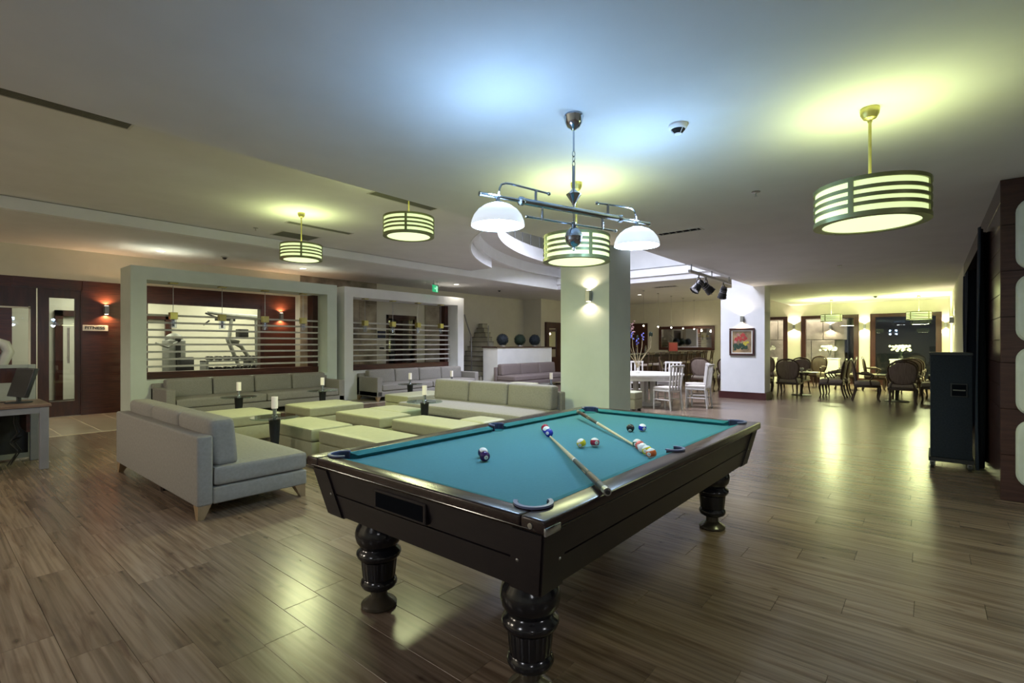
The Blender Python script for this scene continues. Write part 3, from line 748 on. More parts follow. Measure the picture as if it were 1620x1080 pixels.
for s in (-1, 1):
    obj('end_tube', tube(BM(), [(s*.42,0,-.625),(s*.69,0,-.625),(s*.70,0,-.625)], [.011,.011,.015], 12), 'chrome', ch)
    obj('collar', tube(BM(), [(s*.39,0,-.625),(s*.40,0,-.625),(s*.42,0,-.625),(s*.43,0,-.625)], [.022,.028,.028,.016], 16), 'chrome', ch)
    pts = [(s*.565,0,-.62),(s*.563,0,-.575),(s*.55,0,-.548),(s*.52,0,-.535),(s*.48,0,-.533),(s*.23,0,-.545),(s*.20,0,-.547)]
    b = BM(); tube(b, pts, .0065, 10); ball(b, (s*.20,0,-.547), .012, 12, 8); tube(b, [(s*.30,0,-.54),(s*.30,0,-.61)], .009, 10)
    obj('scroll_arm', b, 'chrome', ch)
b = BM(); tube(b, [(-.36,.0,-.715),(.36,.0,-.715)], .0065, 10); ball(b, (-.37,0,-.715), .010, 12, 8); ball(b, (.37,0,-.715), .010, 12, 8)
for s in (-1, 1): tube(b, [(s*.25,0,-.64),(s*.25,0,-.722)], .009, 10)
obj('lower_bar', b, 'chrome', ch)
b = BM(); lathe(b, [(.006,-.645),(.006,-.70),(.018,-.705),(.012,-.715),(.024,-.722),(.014,-.732),(.030,-.742),(.048,-.762),(.056,-.79),(.058,-.798),(.056,-.802),(.054,-.82),(.044,-.845),(.022,-.862),(.008,-.866),(.010,-.876),(.008,-.886),(.002,-.890)], 32); obj('ball_weight', b, 'chrome', ch)
def rshade(s):
    b = BM(); pr = [(.022,-.665),(.05,-.668),(.085,-.682),(.118,-.706),(.142,-.736),(.155,-.768),(.160,-.795),(.157,-.798),(.150,-.768),(.138,-.738),(.114,-.710),(.082,-.687),(.05,-.674),(.022,-.671)]
    lathe(b, pr, 48, (s*.575,0,0), closed=False); o = obj('lamp_shade', b, 'bulbglow', ch, ang=60)
    b = BM(); lathe(b, [(.012,-.62),(.014,-.65),(.028,-.655),(.026,-.672),(.012,-.68),(.012,-.70)], 20, (s*.575,0,0)); obj('lamp_holder', b, 'chrome', ch)
    b = BM(); ball(b, (s*.575,0,-.735), .034, 16, 12); obj('bulb', b, 'bulb', ch)
    lamp('POINT', (s*.575,0,-.80), POOL_W, POOL_C, .06, parent=ch)
rshade(-1); rshade(1)
# light escaping upward from the opal shades
for s in (-1, 1):
    lamp('POINT', (s*.575, .0, -.60), POOL_UP_W, (.36,.62,1.0), .05, parent=ch)

# ================================================================== DRUM PENDANTS
def drum(loc, label, rot=0, upk=1, dk=1):
    t = thing('drum_pendant', label, 'lamp', loc, rot, 'slatted drum pendants')
    Rr = .31
    b = BM(); lathe(b, [(.052,0),(.054,-.012),(.050,-.04),(.036,-.065),(.014,-.075),(.012,-.09)], 24); obj('canopy', b, 'brass', t)
    obj('rod', tube(BM(), [(0,0,-.07),(0,0,-.52)], .009, 10), 'brass', t)
    b = BM(); zt, zb = -.50, -.74
    ring(b, Rr, Rr-.022, zt-.024, zt, 56); ring(b, Rr, Rr-.05, zb, zb+.028, 56)
    for k in range(3):
        z = zt-.024-(k+1)*.0472-k*.0 ; ring(b, Rr-.001, Rr-.010, z-.011, z+.011, 56)
    for k in range(4):
        a = k*PI/2+PI/4; ring(b, Rr+.001, Rr-.010, zb+.01, zt-.01, 3, (0,0), a-.045, a+.045)
    for k in range(3):
        a = k*2*PI/3; tube(b, [(0,0,zt-.02), (math.cos(a)*(Rr-.015), math.sin(a)*(Rr-.015), zt-.012)], .005, 6)
    obj('drum_frame', b, 'drumframe', t)
    b = BM(); ring(b, Rr-.012, Rr-.016, zb+.02, zt-.02, 56); obj('side_diffuser', b, 'drumglow', t)
    b = BM(); lathe(b, [(Rr-.045, zb+.006),(Rr-.045, zb+.010)], 56); obj('bottom_diffuser', b, 'drumglow2', t)
    b = BM()
    for k in range(3):
        a = k*2*PI/3+.3; lathe(b, [(.004,-.004),(.005,0),(.004,.002)], 8, (math.cos(a)*(Rr-.022), math.sin(a)*(Rr-.022), zb))
    obj('thumb_screw', b, 'steel', t)
    lamp('AREA', (0,0,zb-.01), DRUM_W*dk, DRUM_C, Rr*1.6, parent=t)
    lamp('AREA', (0,0,zt+.01), DRUM_UP_W*upk, (.88,1,.42), .5, (PI,0,0), parent=t)
    return t
drum((3.91,.29,HM), 'slatted drum pendant hanging to the right of the billiard lamp', .55)
drum((3.96,2.52,HM), 'slatted drum pendant hanging behind the billiard lamp, before the pillar', .2)
drum((3.92,4.92,HL), 'slatted drum pendant over the lounge, just beyond the ceiling step', 0, 1, 3.2)
drum((3.92,7.57,HL), 'slatted drum pendant farthest left, over the sofas', .3, 1.2, 3.6)
drum((19.6,2.5,HM), 'slatted drum pendant in front of the middle dining window', .3, 15, 7)
drum((19.6,.24,HM), 'slatted drum pendant in front of the right dining window', .1, 15, 7)

# ================================================================== SCONCES / DOWNLIGHTS
def sconce(loc, rz, label, power=SCONCE_W, col=WARM_C):
    t = thing('wall_lamp', label, 'lamp', loc, rz, 'up and down wall lamps')   # local +x points out of the wall
    b = BM(); box(b, .0, .012, -.04, .04, -.055, .055, .002, 1); obj('back_plate', b, 'steel', t, smooth=False)
    b = BM(); box(b, .012, .09, -.036, .036, -.083, .083, .003, 1); obj('body', b, 'steel', t, smooth=False)
    b = BM()
    for s in (-1, 1): lathe(b, [(.032, s*.084-.001),(.032, s*.088)], 16, (.051,0,0))
    obj('lens', b, 'sconceglow', t)
    for s in (-1, 1):
        lamp('SPOT', (.055,0,s*.095), power, col, .02, (0 if s < 0 else PI, 0, 0), 150, .5, parent=t)
    return t
sconce((2.58,13.085,2.13), -PI/2, 'wall lamp above the gym sign on mahogany panelling', SCONCE_W*1.6, (1,.6,.3))
sconce((6.21,13.085,2.16), -PI/2, 'wall lamp on mahogany seen through the left partition', SCONCE_W*1.6, (1,.6,.3))
sconce((6.76,4.05,2.17), PI, 'wall lamp on the pale pillar behind the billiard table', SCONCE_W*.55)
sconce((13.92,3.75,2.08), PI, 'wall lamp above the flower painting', SCONCE_W*.9)
sconce((WX,3.98,2.10), PI, 'wall lamp left of the middle dining window', SCONCE_W*2.8)
sconce((WX,1.76,2.07), PI, 'wall lamp between the middle and right dining windows', SCONCE_W*1.6)
sconce((WX-.0,-.42,2.06), PI, 'wall lamp right of the right dining window, in the corner', SCONCE_W*1.2)
sconce((17.5,-.5,2.06), PI/2, 'wall lamp on the right-hand wall beyond the stage', SCONCE_W*1.2)
sconce((WX+1.2,2.95,2.1), PI, 'wall lamp on the stone wall outside the middle dining window', SCONCE_W*2.8)
def downlight(x, y, z, label, p=DOWN_W):
    t = thing('downlight', label, 'lamp', (x, y, z), 0, 'recessed downlights')
    obj('trim_ring', ring(BM(), .085, .065, -.006, .004, 28), 'whiteprint', t)
    b = BM(); lathe(b, [(.065,-.004),(.065,.002)], 28); obj('lens', b, 'downglow', t)
    lamp('SPOT', (0,0,-.02), p, (1,.9,.75), .05, (0,0,0), 130, .6, parent=t)
downlight(3.22, 11.9, HP, 'recessed downlight above the left partition')
downlight(6.2, 11.9, HP, 'recessed downlight between the two partitions, near the marble band')
downlight(10.9, 11.35, HP, 'recessed downlight beside the green exit sign')
downlight(17.6, 8.4, HP, 'recessed downlight above the bar pendants')
downlight(-.3, 11.6, HP, 'recessed downlight in front of the gym doors')

# opal fill lamps added out of view to lift the hall's ambient light
def opal(x, y, z, label, k=1, col=(.93,.94,1.0)):
    t = thing('added_fill_lamp', label, 'lamp', (x, y, z), 0, 'added opal fill lamps')
    b = BM(); ring(b, .32, .29, -.07, 0, 40); obj('rim', b, 'drumframe', t)
    b = BM(); lathe(b, [(.29,-.065),(.29,-.06)], 40); obj('diffuser', b, 'fillglow', t)
    lamp('AREA', (0,0,-.08), FILL_W*k, col, .56, parent=t)
opal(-2.2, -2.5, HM, 'added round opal fill lamp behind the camera, by the back corner', .4)
opal(-2.2, 1.6, HM, 'added round opal fill lamp behind the camera, mid hall', .35)
opal(2.2, -3.4, HM, 'added round opal fill lamp in front of the padded wall', .35)
opal(-2.6, 5.6, HL, 'added round opal fill lamp left of the desk, near the step', 1.2, (1,.88,.72))
opal(-2.6, 8.9, HL, 'added round opal fill lamp left of the desk, near the gym', .9, (1,.88,.72))
# vents, detectors
def vent(x0, x1, y0, y1, z, n, label, along='x'):
    t = thing('ceiling_vent', label, 'vent', ((x0+x1)/2, (y0+y1)/2, z), 0, 'ceiling vents')
    a, b_ = (x1-x0)/2, (y1-y0)/2
    bm = BM(); e = .02
    box(bm, -a, a, -b_, -b_+e, -.008, .002); box(bm, -a, a, b_-e, b_, -.008, .002); box(bm, -a, -a+e, -b_+e, b_-e, -.008, .002); box(bm, a-e, a, -b_+e, b_-e, -.008, .002)
    obj('frame', bm, 'slat', t, smooth=False)
    obj('backing', box(BM(), -a+e, a-e, -b_+e, b_-e, -.001, .003), 'dark', t, smooth=False)
    s0 = None
    for k in range(n):
        y = -b_+e+(k+.5)*(2*b_-2*e)/n
        if s0 is None: s0 = obj('slat', box(BM(), -a+e, a-e, -.006, .006, -.006, -.001), 'vent', t, loc=(0,y,0), smooth=False)
        else: part_copy(s0, (0,y,0))
vent(-1.2, 1.34, 5.64, 5.90, HL, 9, 'long grey slot vent at the upper left beside the ceiling step')
vent(3.98, 5.12, 5.68, 5.90, HL, 8, 'slot vent behind the pendant over the lounge step')
vent(4.03, 5.25, 8.18, 8.36, HL, 6, 'slot vent beside the far-left drum pendant')
vent(4.3, 5.05, 8.98, 9.48, HL, 14, 'wide vent left of the far-left drum pendant')
vent(6.45, 6.62, 2.25, 2.85, HM, 6, 'short slot vent above the right lamp shade')
vent(15.6, 15.85, 6.2, 7.0, HP, 8, 'dark vent in the bar ceiling by the spotlights')
t = thing('smoke_detector', 'white round smoke detector right of the billiard lamp', 'detector', (3.36,1.32,HM))
b = BM(); lathe(b, [(.062,0),(.064,-.012),(.056,-.028),(.048,-.033)], 32); obj('base', b, 'whiteprint', t)
b = BM()
for k in range(5): lathe(b, [(.047-.005*k,-.034-.006*k),(.046-.005*k,-.037-.006*k)], 24)
obj('grille', b, 'ink', t)
b = BM(); lathe(b, [(.026,-.058),(.024,-.064),(.01,-.068)], 20); obj('cap', b, 'whiteprint', t)
for k in range(3):
    a = k*2*PI/3; obj('rib', tube(BM(), [(math.cos(a)*.047, math.sin(a)*.047, -.033), (math.cos(a)*.025, math.sin(a)*.025, -.060)], .003, 6), 'whiteprint', t)
def sprinkler(x, y, z, lab):
    t = thing('sprinkler', lab, 'sprinkler', (x, y, z), 0, 'ceiling sprinklers')
    b = BM(); lathe(b, [(.04,0),(.042,-.006),(.03,-.010)], 24); obj('plate', b, 'steel', t)
    b = BM(); tube(b, [(0,0,-.008),(0,0,-.045)], .006, 8); lathe(b, [(.014,-.047),(.014,-.044)], 12); obj('head', b, 'steel', t)
sprinkler(5.32, 1.31, HM, 'small ceiling sprinkler between the smoke detector and the right drum pendant')
sprinkler(11.3, 1.31, HM, 'small ceiling sprinkler farther down the hall')
sprinkler(3.9, 9.15, HL, 'small ceiling sprinkler left of the far-left drum pendant')
def dome(x, y, z, lab):
    t = thing('dome_detector', lab, 'detector', (x, y, z), 0, 'dark ceiling domes')
    b = BM(); lathe(b, [(.07,0),(.07,-.012),(.05,-.018)], 24); obj('base', b, 'slat', t)
    b = BM(); lathe(b, [(.045,-.018),(.042,-.04),(.02,-.058),(.004,-.062)], 20); obj('dome', b, 'black', t)
dome(19.0, 1.27, HM, 'small dark dome on the ceiling near the dining windows')
dome(4.3, 11.6, HP, 'small dark dome on the ceiling above the left partition')
dome(13.0, 11.4, HP, 'small dark camera dome above the topiary shelf')

# exit sign
t = thing('exit_sign', 'green running man exit sign hanging above the right partition', 'sign', (9.9, 11.2, HP-.03), R(25))
obj('housing', box(BM(), -.17, .17, -.02, .02, -.30, -.10, .004, 1), 'exit', t, smooth=False)
b = BM()
for s in (-1, 1): tube(b, [(s*.13,0,.03),(s*.13,0,-.10)], .006)
box(b, -.18, .18, -.025, .025, -.105, -.085)
obj('hanger', b, 'deskmetal', t)
b = BM()
def flat(pts):
    vs = [b.verts.new((x, -.0215, z-.2)) for x, z in pts]; vt = [b.verts.new((x, -.0225, z-.2)) for x, z in pts]
    b.faces.new(vt)
    for k in range(len(pts)): b.faces.new((vs[k], vs[(k+1)%len(pts)], vt[(k+1)%len(pts)], vt[k]))
flat([(.03,-.08),(.12,-.08),(.12,.07),(.03,.07)])
flat([(-.09,-.01),(-.04,-.01),(-.04,-.035),(0,0),(-.04,.035),(-.04,.01),(-.09,.01)])
obj('pictogram', b, 'exitwhite', t, smooth=False)
b = BM(); 
def fl2(pts, y=-.024):
    vs = [b.verts.new((x, y, z-.2)) for x, z in pts]; b.faces.new(vs)
fl2([(.06,.055),(.075,.055),(.075,.04),(.06,.04)]); fl2([(.055,.035),(.085,.035),(.08,-.01),(.06,-.01)]); fl2([(.06,-.01),(.07,-.01),(.05,-.06),(.04,-.055)]); fl2([(.07,-.01),(.08,-.01),(.10,-.05),(.09,-.06)])
obj('running_figure', b, 'exit', t, smooth=False)
# gym sign
t = thing('wall_sign', 'pale plaque reading FITNESS under the wall lamp', 'sign', (2.40, 13.083, 1.755))
obj('plaque', box(BM(), -.215, .215, -.012, 0, -.058, .058, .002, 1), 'plate', t, smooth=False)
me = txt('FITNESS', .082, .001, .0022); me.materials.append(M['ink']); me.transform(Matrix.Diagonal((1.12,1,1,1)))
q = bpy.data.objects.new('lettering', me); C.objects.link(q); q.parent = t; q.location = (0,-.0135,0); q.rotation_euler = (PI/2,0,0)
t = thing('wall_plaque', 'small dark blue plaque on cream wall seen through the right partition', 'sign', (9.38, 13.10, 1.72))
obj('plate', box(BM(), -.16, .14, -.02, 0, -.10, .12, .004, 1), 'pocket', t, smooth=False)
t = thing('wall_phone', 'small dark wall handset below the blue plaque', 'phone', (9.38, 13.10, 1.36))
obj('body', box(box(BM(), -.08, .08, -.03, 0, .05, .08, .004, 1), -.08, .08, -.03, 0, -.08, -.03, .004, 1), 'black', t, smooth=False)

# ================================================================== SOFAS
def sofa(loc, rz, L, n, label, fab='fabric', arms=(False, False), D=.92, ftm='leg', seatn=1, ht=.80):
    t = thing('sofa', label, 'sofa', loc, rz, 'low upholstered lounge sofas')
    aw = .15; bt = .12
    obj('backboard', box(BM(), 0, L, 0, bt, .11, .675, .018, 3), fab, t)
    b = BM(); box(b, 0, L, bt, D, .11, .245, .015, 3); obj('base', b, fab, t)
    x0 = aw if arms[0] else 0; x1 = L-aw if arms[1] else L
    for k in range(seatn):
        a, c = x0+(x1-x0)*k/seatn, x0+(x1-x0)*(k+1)/seatn
        b = BM(); cushion(b, a+.004, c-.004, bt, D+.015, .245, .42, .045, .012, 10); obj('seat_cushion', b, fab, t)
    m0 = .04 if not arms[0] else 0; m1 = .04 if not arms[1] else 0
    wd = (x1-m1-x0-m0)/n
    for k in range(n):
        b = BM(); cushion(b, 0, wd-.014, bt+.0, bt+.21, .40, ht, .05, .018, 10)
        for v in b.verts: v.co.y -= (v.co.z-.6)*.10
        obj('back_cushion', b, fab, t, loc=(x0+m0+k*wd+.004, 0, 0))
    for s, on in enumerate(arms):
        if on:
            xa = 0 if s == 0 else L-aw
            obj('arm', box(BM(), xa, xa+aw, .0, D, .11, .60, .02, 3), fab, t)
    for sx in (0, 1):
        for sy in (0, 1):
            b = BM(); cx = .01 if sx == 0 else L-.01; cy = .01 if sy == 0 else D-.01
            dx, dy = (1 if sx == 0 else -1), (1 if sy == 0 else -1)
            top = [(cx, cy), (cx+dx*.10, cy), (cx+dx*.10, cy+dy*.10), (cx, cy+dy*.10)]
            bot = [(cx, cy), (cx+dx*.045, cy), (cx+dx*.045, cy+dy*.045), (cx, cy+dy*.045)]
            A = [b.verts.new((*p, 0)) for p in bot]; B_ = [b.verts.new((*p, .112)) for p in top]
            for k in range(4): b.faces.new((A[k], A[(k+1)%4], B_[(k+1)%4], B_[k]))
            b.faces.new(A[::-1]); b.faces.new(B_)
            obj('foot', b, ftm, t, smooth=False)
    if L > 2: obj('middle_foot', tube(BM(), [(L/2, .1, 0), (L/2, .1, .112)], [.025,.03], 8), 'legdark', t)
    return t
sofa((1.46, 6.95, 0), -PI/2, 2.46, 3, 'taupe three-cushion sofa nearest the camera, its back to the desk')
sofa((6.48, 11.38, 0), PI, 3.56, 4, 'grey four-cushion sofa with arms, under the left partition', arms=(True, True), seatn=2, D=.9, ht=.76)
sofa((11.0, 11.38, 0), PI, 3.62, 4, 'grey four-cushion sofa with arms, under the right partition', arms=(True, True), seatn=2, D=.9, ht=.76)
sofa((6.60, 4.40, 0), PI/2, 2.78, 3, 'taupe three-cushion sofa in mid lounge beside the pale pillar', D=1.12, ht=.78)
sofa((15.3, 10.95, 0), PI, 3.1, 3, 'mauve three-cushion sofa in front of the topiary shelf', 'fabric2', D=.9, ht=.78)
sofa((7.15, 7.70, 0), -PI/2, 2.6, 3, 'taupe sofa behind the mid-lounge sofa, facing the staircase', D=.95, ht=.60)

# ================================================================== OTTOMANS
def ottoman(x0, x1, y0, y1, label, h=.42):
    t = thing('ottoman', label, 'ottoman', ((x0+x1)/2, (y0+y1)/2, 0), 0, 'sage leather ottomans')
    a, b_ = (x1-x0)/2, (y1-y0)/2
    obj('base', box(BM(), -a+.008, a-.008, -b_+.008, b_-.008, .05, h-.165, .015, 3), 'leather', t)
    b = BM(); cushion(b, -a, a, -b_, b_, h-.165, h-.006, .03, .008, 10); obj('top_cushion', b, 'leather', t)
    f0 = None
    for sx in (-1, 1):
        for sy in (-1, 1):
            if f0 is None: f0 = obj('foot', box(BM(), -.03, .03, -.03, .03, 0, .052, .004, 1), 'legdark', t, loc=(sx*(a-.06), sy*(b_-.06), 0), smooth=False)
            else: part_copy(f0, (sx*(a-.06), sy*(b_-.06), 0))
ottoman(2.45, 3.55, 7.45, 8.4, 'long sage ottoman behind the nearest sofa')
ottoman(4.05, 5.05, 7.55, 8.4, 'sage ottoman in the middle of the back row, before the left partition')
ottoman(6.15, 7.35, 7.75, 8.5, 'sage ottoman before the right partition, partly behind the mid-lounge sofa')
ottoman(3.03, 3.6, 5.62, 6.72, 'sage ottoman under the nearest glass side table')
ottoman(3.06, 3.63, 4.32, 5.52, 'sage ottoman nearest the billiard table')
ottoman(4.1, 4.66, 5.78, 6.9, 'sage ottoman in the centre of the lounge')
ottoman(4.68, 5.18, 6.08, 6.9, 'sage ottoman joined behind the centre one')
ottoman(4.16, 4.7, 4.4, 5.6, 'sage ottoman in front of the mid-lounge sofa')
ottoman(4.72, 5.16, 4.4, 4.88, 'small square sage ottoman closest to the mid-lounge sofa seat')
ottoman(9.75, 10.12, 4.75, 5.15, 'small olive ottoman just right of the pale pillar')
ottoman(9.3, 10.6, 7.9, 8.6, 'sage ottoman in front of the mauve sofa')

# ================================================================== GLASS SIDE TABLES + CANDLES
def sidetable(x, y, label, label2):
    t = thing('side_table', label, 'table', (x, y, 0), 0, 'round glass side tables')
    b = BM(); lathe(b, [(.268,.538),(.270,.541),(.270,.547),(.268,.55)], 48); obj('table_top', b, 'tglass', t)
    b = BM(); lathe(b, [(.035,.02),(.052,.3),(.066,.53),(.07,.538)], 24); obj('pedestal', b, 'black', t)
    b = BM(); lathe(b, [(.15,0),(.15,.012),(.05,.022)], 32); obj('base', b, 'black', t)
    c = thing('candle_holder', label2, 'candle holder', (x, y, .55), 0, 'frosted glass candle holders')
    b = BM(); lathe(b, [(.036,0),(.036,.012),(.022,.02),(.022,.10),(.028,.105)], 24); obj('stem', b, 'chrome', c)
    b = BM(); ring(b, .036, .033, .10, .24, 28); lathe(b, [(.034,.10),(.034,.104)], 24); obj('glass_tube', b, 'candle', c)
    b = BM(); lathe(b, [(.022,.105),(.024,.12),(.008,.15)], 12); obj('glow', b, 'flame', c)
for (x, y, a, c) in ((2.80,6.05,'round glass side table nearest, above the ottoman by the first sofa','candle holder on the nearest glass side table'),
    (5.02,5.92,'round glass side table before the mid-lounge sofa','candle holder on the glass side table before the mid-lounge sofa'),
    (3.5,8.85,'round glass side table before the left half of the left grey sofa','candle holder before the left half of the left grey sofa'),
    (5.0,8.85,'round glass side table before the right end of the left grey sofa','candle holder before the right end of the left grey sofa'),
    (7.05,8.8,'round glass side table before the right grey sofa','candle holder before the right grey sofa, left one of two'),
    (8.3,8.8,'round glass side table mostly behind the mid-lounge sofa','candle holder showing over the back of the mid-lounge sofa'),
    (9.1,6.45,'round glass side table behind the mid-lounge sofa, beside the pillar','candle holder beside the left edge of the pale pillar')):
    sidetable(x, y, a, c)

# ================================================================== HALF WALL, TOPIARIES, STAIRS
struct('wall_half', box(BM(), 12.45, 15.55, 11.0, 11.65, 0, 1.31), 'white')
struct('trim_10', box(BM(), 12.42, 15.58, 10.97, 11.68, 1.31, 1.345), 'woodv')
def topiary(x, y, m, label):
    t = thing('topiary_ball', label, 'plant', (x, y, 1.345), 0, 'clipped topiary balls')
    b = BM(); box(b, -.06, .06, -.06, .06, 0, .07, .004, 1); obj('pot', b, 'slat', t, smooth=False)
    b = BM(); bmesh.ops.create_icosphere(b, subdivisions=3, radius=.19, matrix=Matrix.Translation((0,0,.24)))
    obj('core', b, m, t)
    b = BM(); rnd = random.Random(int(x*10))
    for k in range(900):
        z = rnd.uniform(-1,1); a = rnd.uniform(0,2*PI); s_ = math.sqrt(1-z*z); d = Vector((s_*math.cos(a), s_*math.sin(a), z))
        p = Vector((0,0,.24))+d*rnd.uniform(.185,.21); u = d.orthogonal().normalized(); u.rotate(Matrix.Rotation(rnd.uniform(0,6), 3, d)); v = d.cross(u)
        b.faces.new([b.verts.new(p+u*.016), b.verts.new(p+v*.008+d*.01), b.verts.new(p-u*.016+d*.006), b.verts.new(p-v*.008)])
    o = obj('foliage', b, m, t, smooth=False); o['kind'] = 'stuff'
topiary(13.05, 11.3, 'leafb', 'clipped topiary ball on the left end of the half wall')
topiary(14.0, 11.3, 'leaf', 'clipped topiary ball in the middle of the half wall')
topiary(14.88, 11.3, 'leafb', 'clipped topiary ball on the right of the half wall')
st = thing('staircase', 'cream stone staircase rising behind the half wall', 'staircase', (12.3, 11.75, 0))
for k in range(13):
    y0 = 0 if k < 7 else (k-6)*.19
    dp = .7 if k < 7 else .26
    q = obj('step', box(BM(), .0+k*.12, dp+k*.12, y0, 1.32, .17*k if k else 0, .17*k+.145), 'stair', st, smooth=False)
    obj('tread', box(BM(), -.025+k*.12, dp+k*.12, y0-.01, 1.32, .17*k+.145, .17*k+.17), 'tread', q, smooth=False)
b = BM(); tube(b, [(.25,.55,.45),(.25,.55,1.0),(.27,.60,1.75),(.35,.85,2.1),(.6,1.25,2.5)], .022); obj('handrail', b, 'steel', st)
b = BM(); tube(b, [(.9,.35,1.35),(.9,.35,2.1)], .02); obj('baluster', b, 'steel', st)
b = BM(); prism(b, [(-.08,.52),(.0,.52),(.65,1.2),(.64,1.21)], .1, 1.4); obj('glass_panel', b, 'glass', st, smooth=False)
# dark wood door right of the half wall
struct('wall_rear_recess', box(box(BM(), 16.5, WX, 12.2, 12.3, 0, HP), 16.5, 16.6, 12.3, 13.12, 0, HP), 'wall')
d6 = struct('door_5', box(box(box(box(BM(), 16.75, 16.93, 12.1, 12.2, 0, 2.35), 17.5, 18.6, 12.1, 12.2, 0, 2.35), 16.93, 17.5, 12.1, 12.2, 2.1, 2.35), 16.93, 17.5, 12.1, 12.2, 0, .9), 'woodv')
obj('pane', box(BM(), 16.93, 17.5, 12.14, 12.16, .9, 2.1), 'mirror', d6, smooth=False)

# ================================================================== STAGE SIDE: FLIGHT CASE, CURTAINS
t = thing('speaker_cabinet', 'tall blue-black speaker cabinet on castors beside the stage curtain', 'speaker cabinet', (7.52, -.20, 0))
obj('body', box(BM(), 0, .6, -.17, .19, .13, 1.31, .01, 2), 'navyblack', t)
obj('lid_edge', box(BM(), -.012, .61, -.175, .2, 1.295, 1.325, .004, 1), 'black', t, smooth=False)
obj('dolly_board', box(BM(), -.02, .62, -.185, .205, .085, .13, .004, 1), 'black', t, smooth=False)
b = BM(); box(b, -.012, 0, -.13, .015, .83, .98, .003, 1); hd = obj('handle_recess', b, 'black', t, smooth=False)
obj('handle_pit', box(BM(), -.0145, -.011, -.118, .003, .842, .968), 'dark', hd, smooth=False)
obj('handle_grip', tube(BM(), [(-.022,-.11,.905),(-.022,-.005,.905)], .007), 'steel', hd)
for (cx, cy) in ((.03,.17),(.03,-.15),(.57,.17),(.57,-.15)):
    b = BM(); tube(b, [(cx, cy-.015, .038), (cx, cy+.015, .038)], .038, 16); o = obj('castor', b, 'ink', t)
    b = BM(); box(b, cx-.02, cx+.02, cy-.024, cy+.024, .04, .088, .004, 1); obj('castor_fork', b, 'steel', o, smooth=False)
def curtain(x0, x1, yc, amp, n, z0, z1, label, ph=0, ysl=0):
    b = BM(); N = n*10; cols = []
    for k in range(N+1):
        s = k/N; x = x0+(x1-x0)*s; y = yc+ysl*s+amp*math.sin(ph+s*n*2*PI)+amp*.3*math.sin(s*n*5+1)
        cols.append([b.verts.new((x+.01*math.sin(z*2+s*9), y+(.012*math.sin(z*1.7+s*20)), z)) for z in [z0+(z1-z0)*q/10 for q in range(11)]])
    for a, c in zip(cols, cols[1:]):
        for q in range(10): b.faces.new((a[q], c[q], c[q+1], a[q+1]))
    o = obj('stage_curtain', b, 'curtain', ang=180)
    md = o.modifiers.new('s', 'SOLIDIFY'); md.thickness = .006
    return tag(o, label, 'curtain', 'stage curtains')
curtain(7.40, 8.6, -.425, .022, 5, .05, 2.69, 'midnight blue stage curtain bunched beside the speaker cabinet', 0, -.12)
curtain(11.6, 12.65, -.56, .05, 6, .03, 2.68, 'midnight blue stage curtain at the far end of the opening', 1)
struct('trim_11', box(BM(), 8.18, 8.26, -.66, -.49, 0, 2.7), 'black')

# ================================================================== PAINTING, MIRROR, TRACK
t = thing('framed_painting', 'framed flower painting on the white pillar', 'painting', (13.92, 3.76, 1.49))
Wp, Hp = .31, .355
b = BM()
for (y0, y1, z0, z1) in ((-Wp,Wp,Hp-.05,Hp),(-Wp,Wp,-Hp,-Hp+.05),(-Wp,-Wp+.05,-Hp+.05,Hp-.05),(Wp-.05,Wp,-Hp+.05,Hp-.05)): box(b, -.05, 0, y0, y1, z0, z1, .008, 2)
obj('frame', b, 'woodv', t)
b = BM()
for (y0, y1, z0, z1) in ((-.262,.262,.28,.307),(-.262,.262,-.307,-.28),(-.262,-.235,-.28,.28),(.235,.262,-.28,.28)): box(b, -.03, -.0, y0, y1, z0, z1)
obj('inner_frame', b, 'cloth', t, smooth=False)
pm_ = noisy('painted_ground', (.14,.10,.05), (.36,.25,.12), 5, rough=.6, bump=.1, detail=8)
obj('canvas', box(BM(), -.015, -.003, -.236, .236, -.281, .281), pm_, t, smooth=False)
rnd = random.Random(5)
for col, pts in (((.45,.05,.04), [(.06,.12,.055),(-.02,.17,.06),(-.09,.10,.05),(.14,.06,.055),(.02,.05,.05),(-.05,.06,.04)]), ((.6,.5,.05), [(-.08,-.05,.055),(-.14,-.02,.035)]), ((.5,.25,.2), [(.16,.0,.04),(.1,.18,.04)]), ((.02,.06,.03), [(.0,-.09,.08),(.09,-.12,.07),(.16,-.10,.06),(-.03,-.16,.06),(-.10,-.14,.05),(.18,-.18,.05)])):
    b = BM()
    for (y, z, r) in pts:
        for q in range(5):
            a = rnd.uniform(0, 6); lathe(b, [(r*.55, 0), (r*.5, .003)], 9, (y+r*.5*math.cos(a), z+r*.5*math.sin(a), rnd.uniform(0,.002)))
    for v in b.verts: v.co = Vector((-.0155-v.co.z, v.co.x, v.co.y))
    obj('painted_flowers', b, noisy('paint_dab', tuple(c*.6 for c in col), col, 25, rough=.6, bump=.1), t, smooth=False)
t = thing('wall_mirror', 'wide mirror in a mahogany frame behind the bar', 'mirror', (WX, 8.17, 1.70))
b = BM(); a, c = 1.23, .52
for (y0, y1, z0, z1) in ((-a,a,c-.12,c),(-a,a,-c,-c+.12),(-a,-a+.13,-c+.12,c-.12),(a-.13,a,-c+.12,c-.12)): box(b, -.05, 0, y0, y1, z0, z1, .006, 1)
obj('frame', b, 'wood', t, smooth=False)
obj('glass', box(BM(), -.02, -.005, -a+.13, a-.13, -c+.12, c-.12), 'mirror', t, smooth=False)
struct('door_6', box(BM(), WX-.05, WX, 9.95, 10.9, 0, 2.4), 'wood')
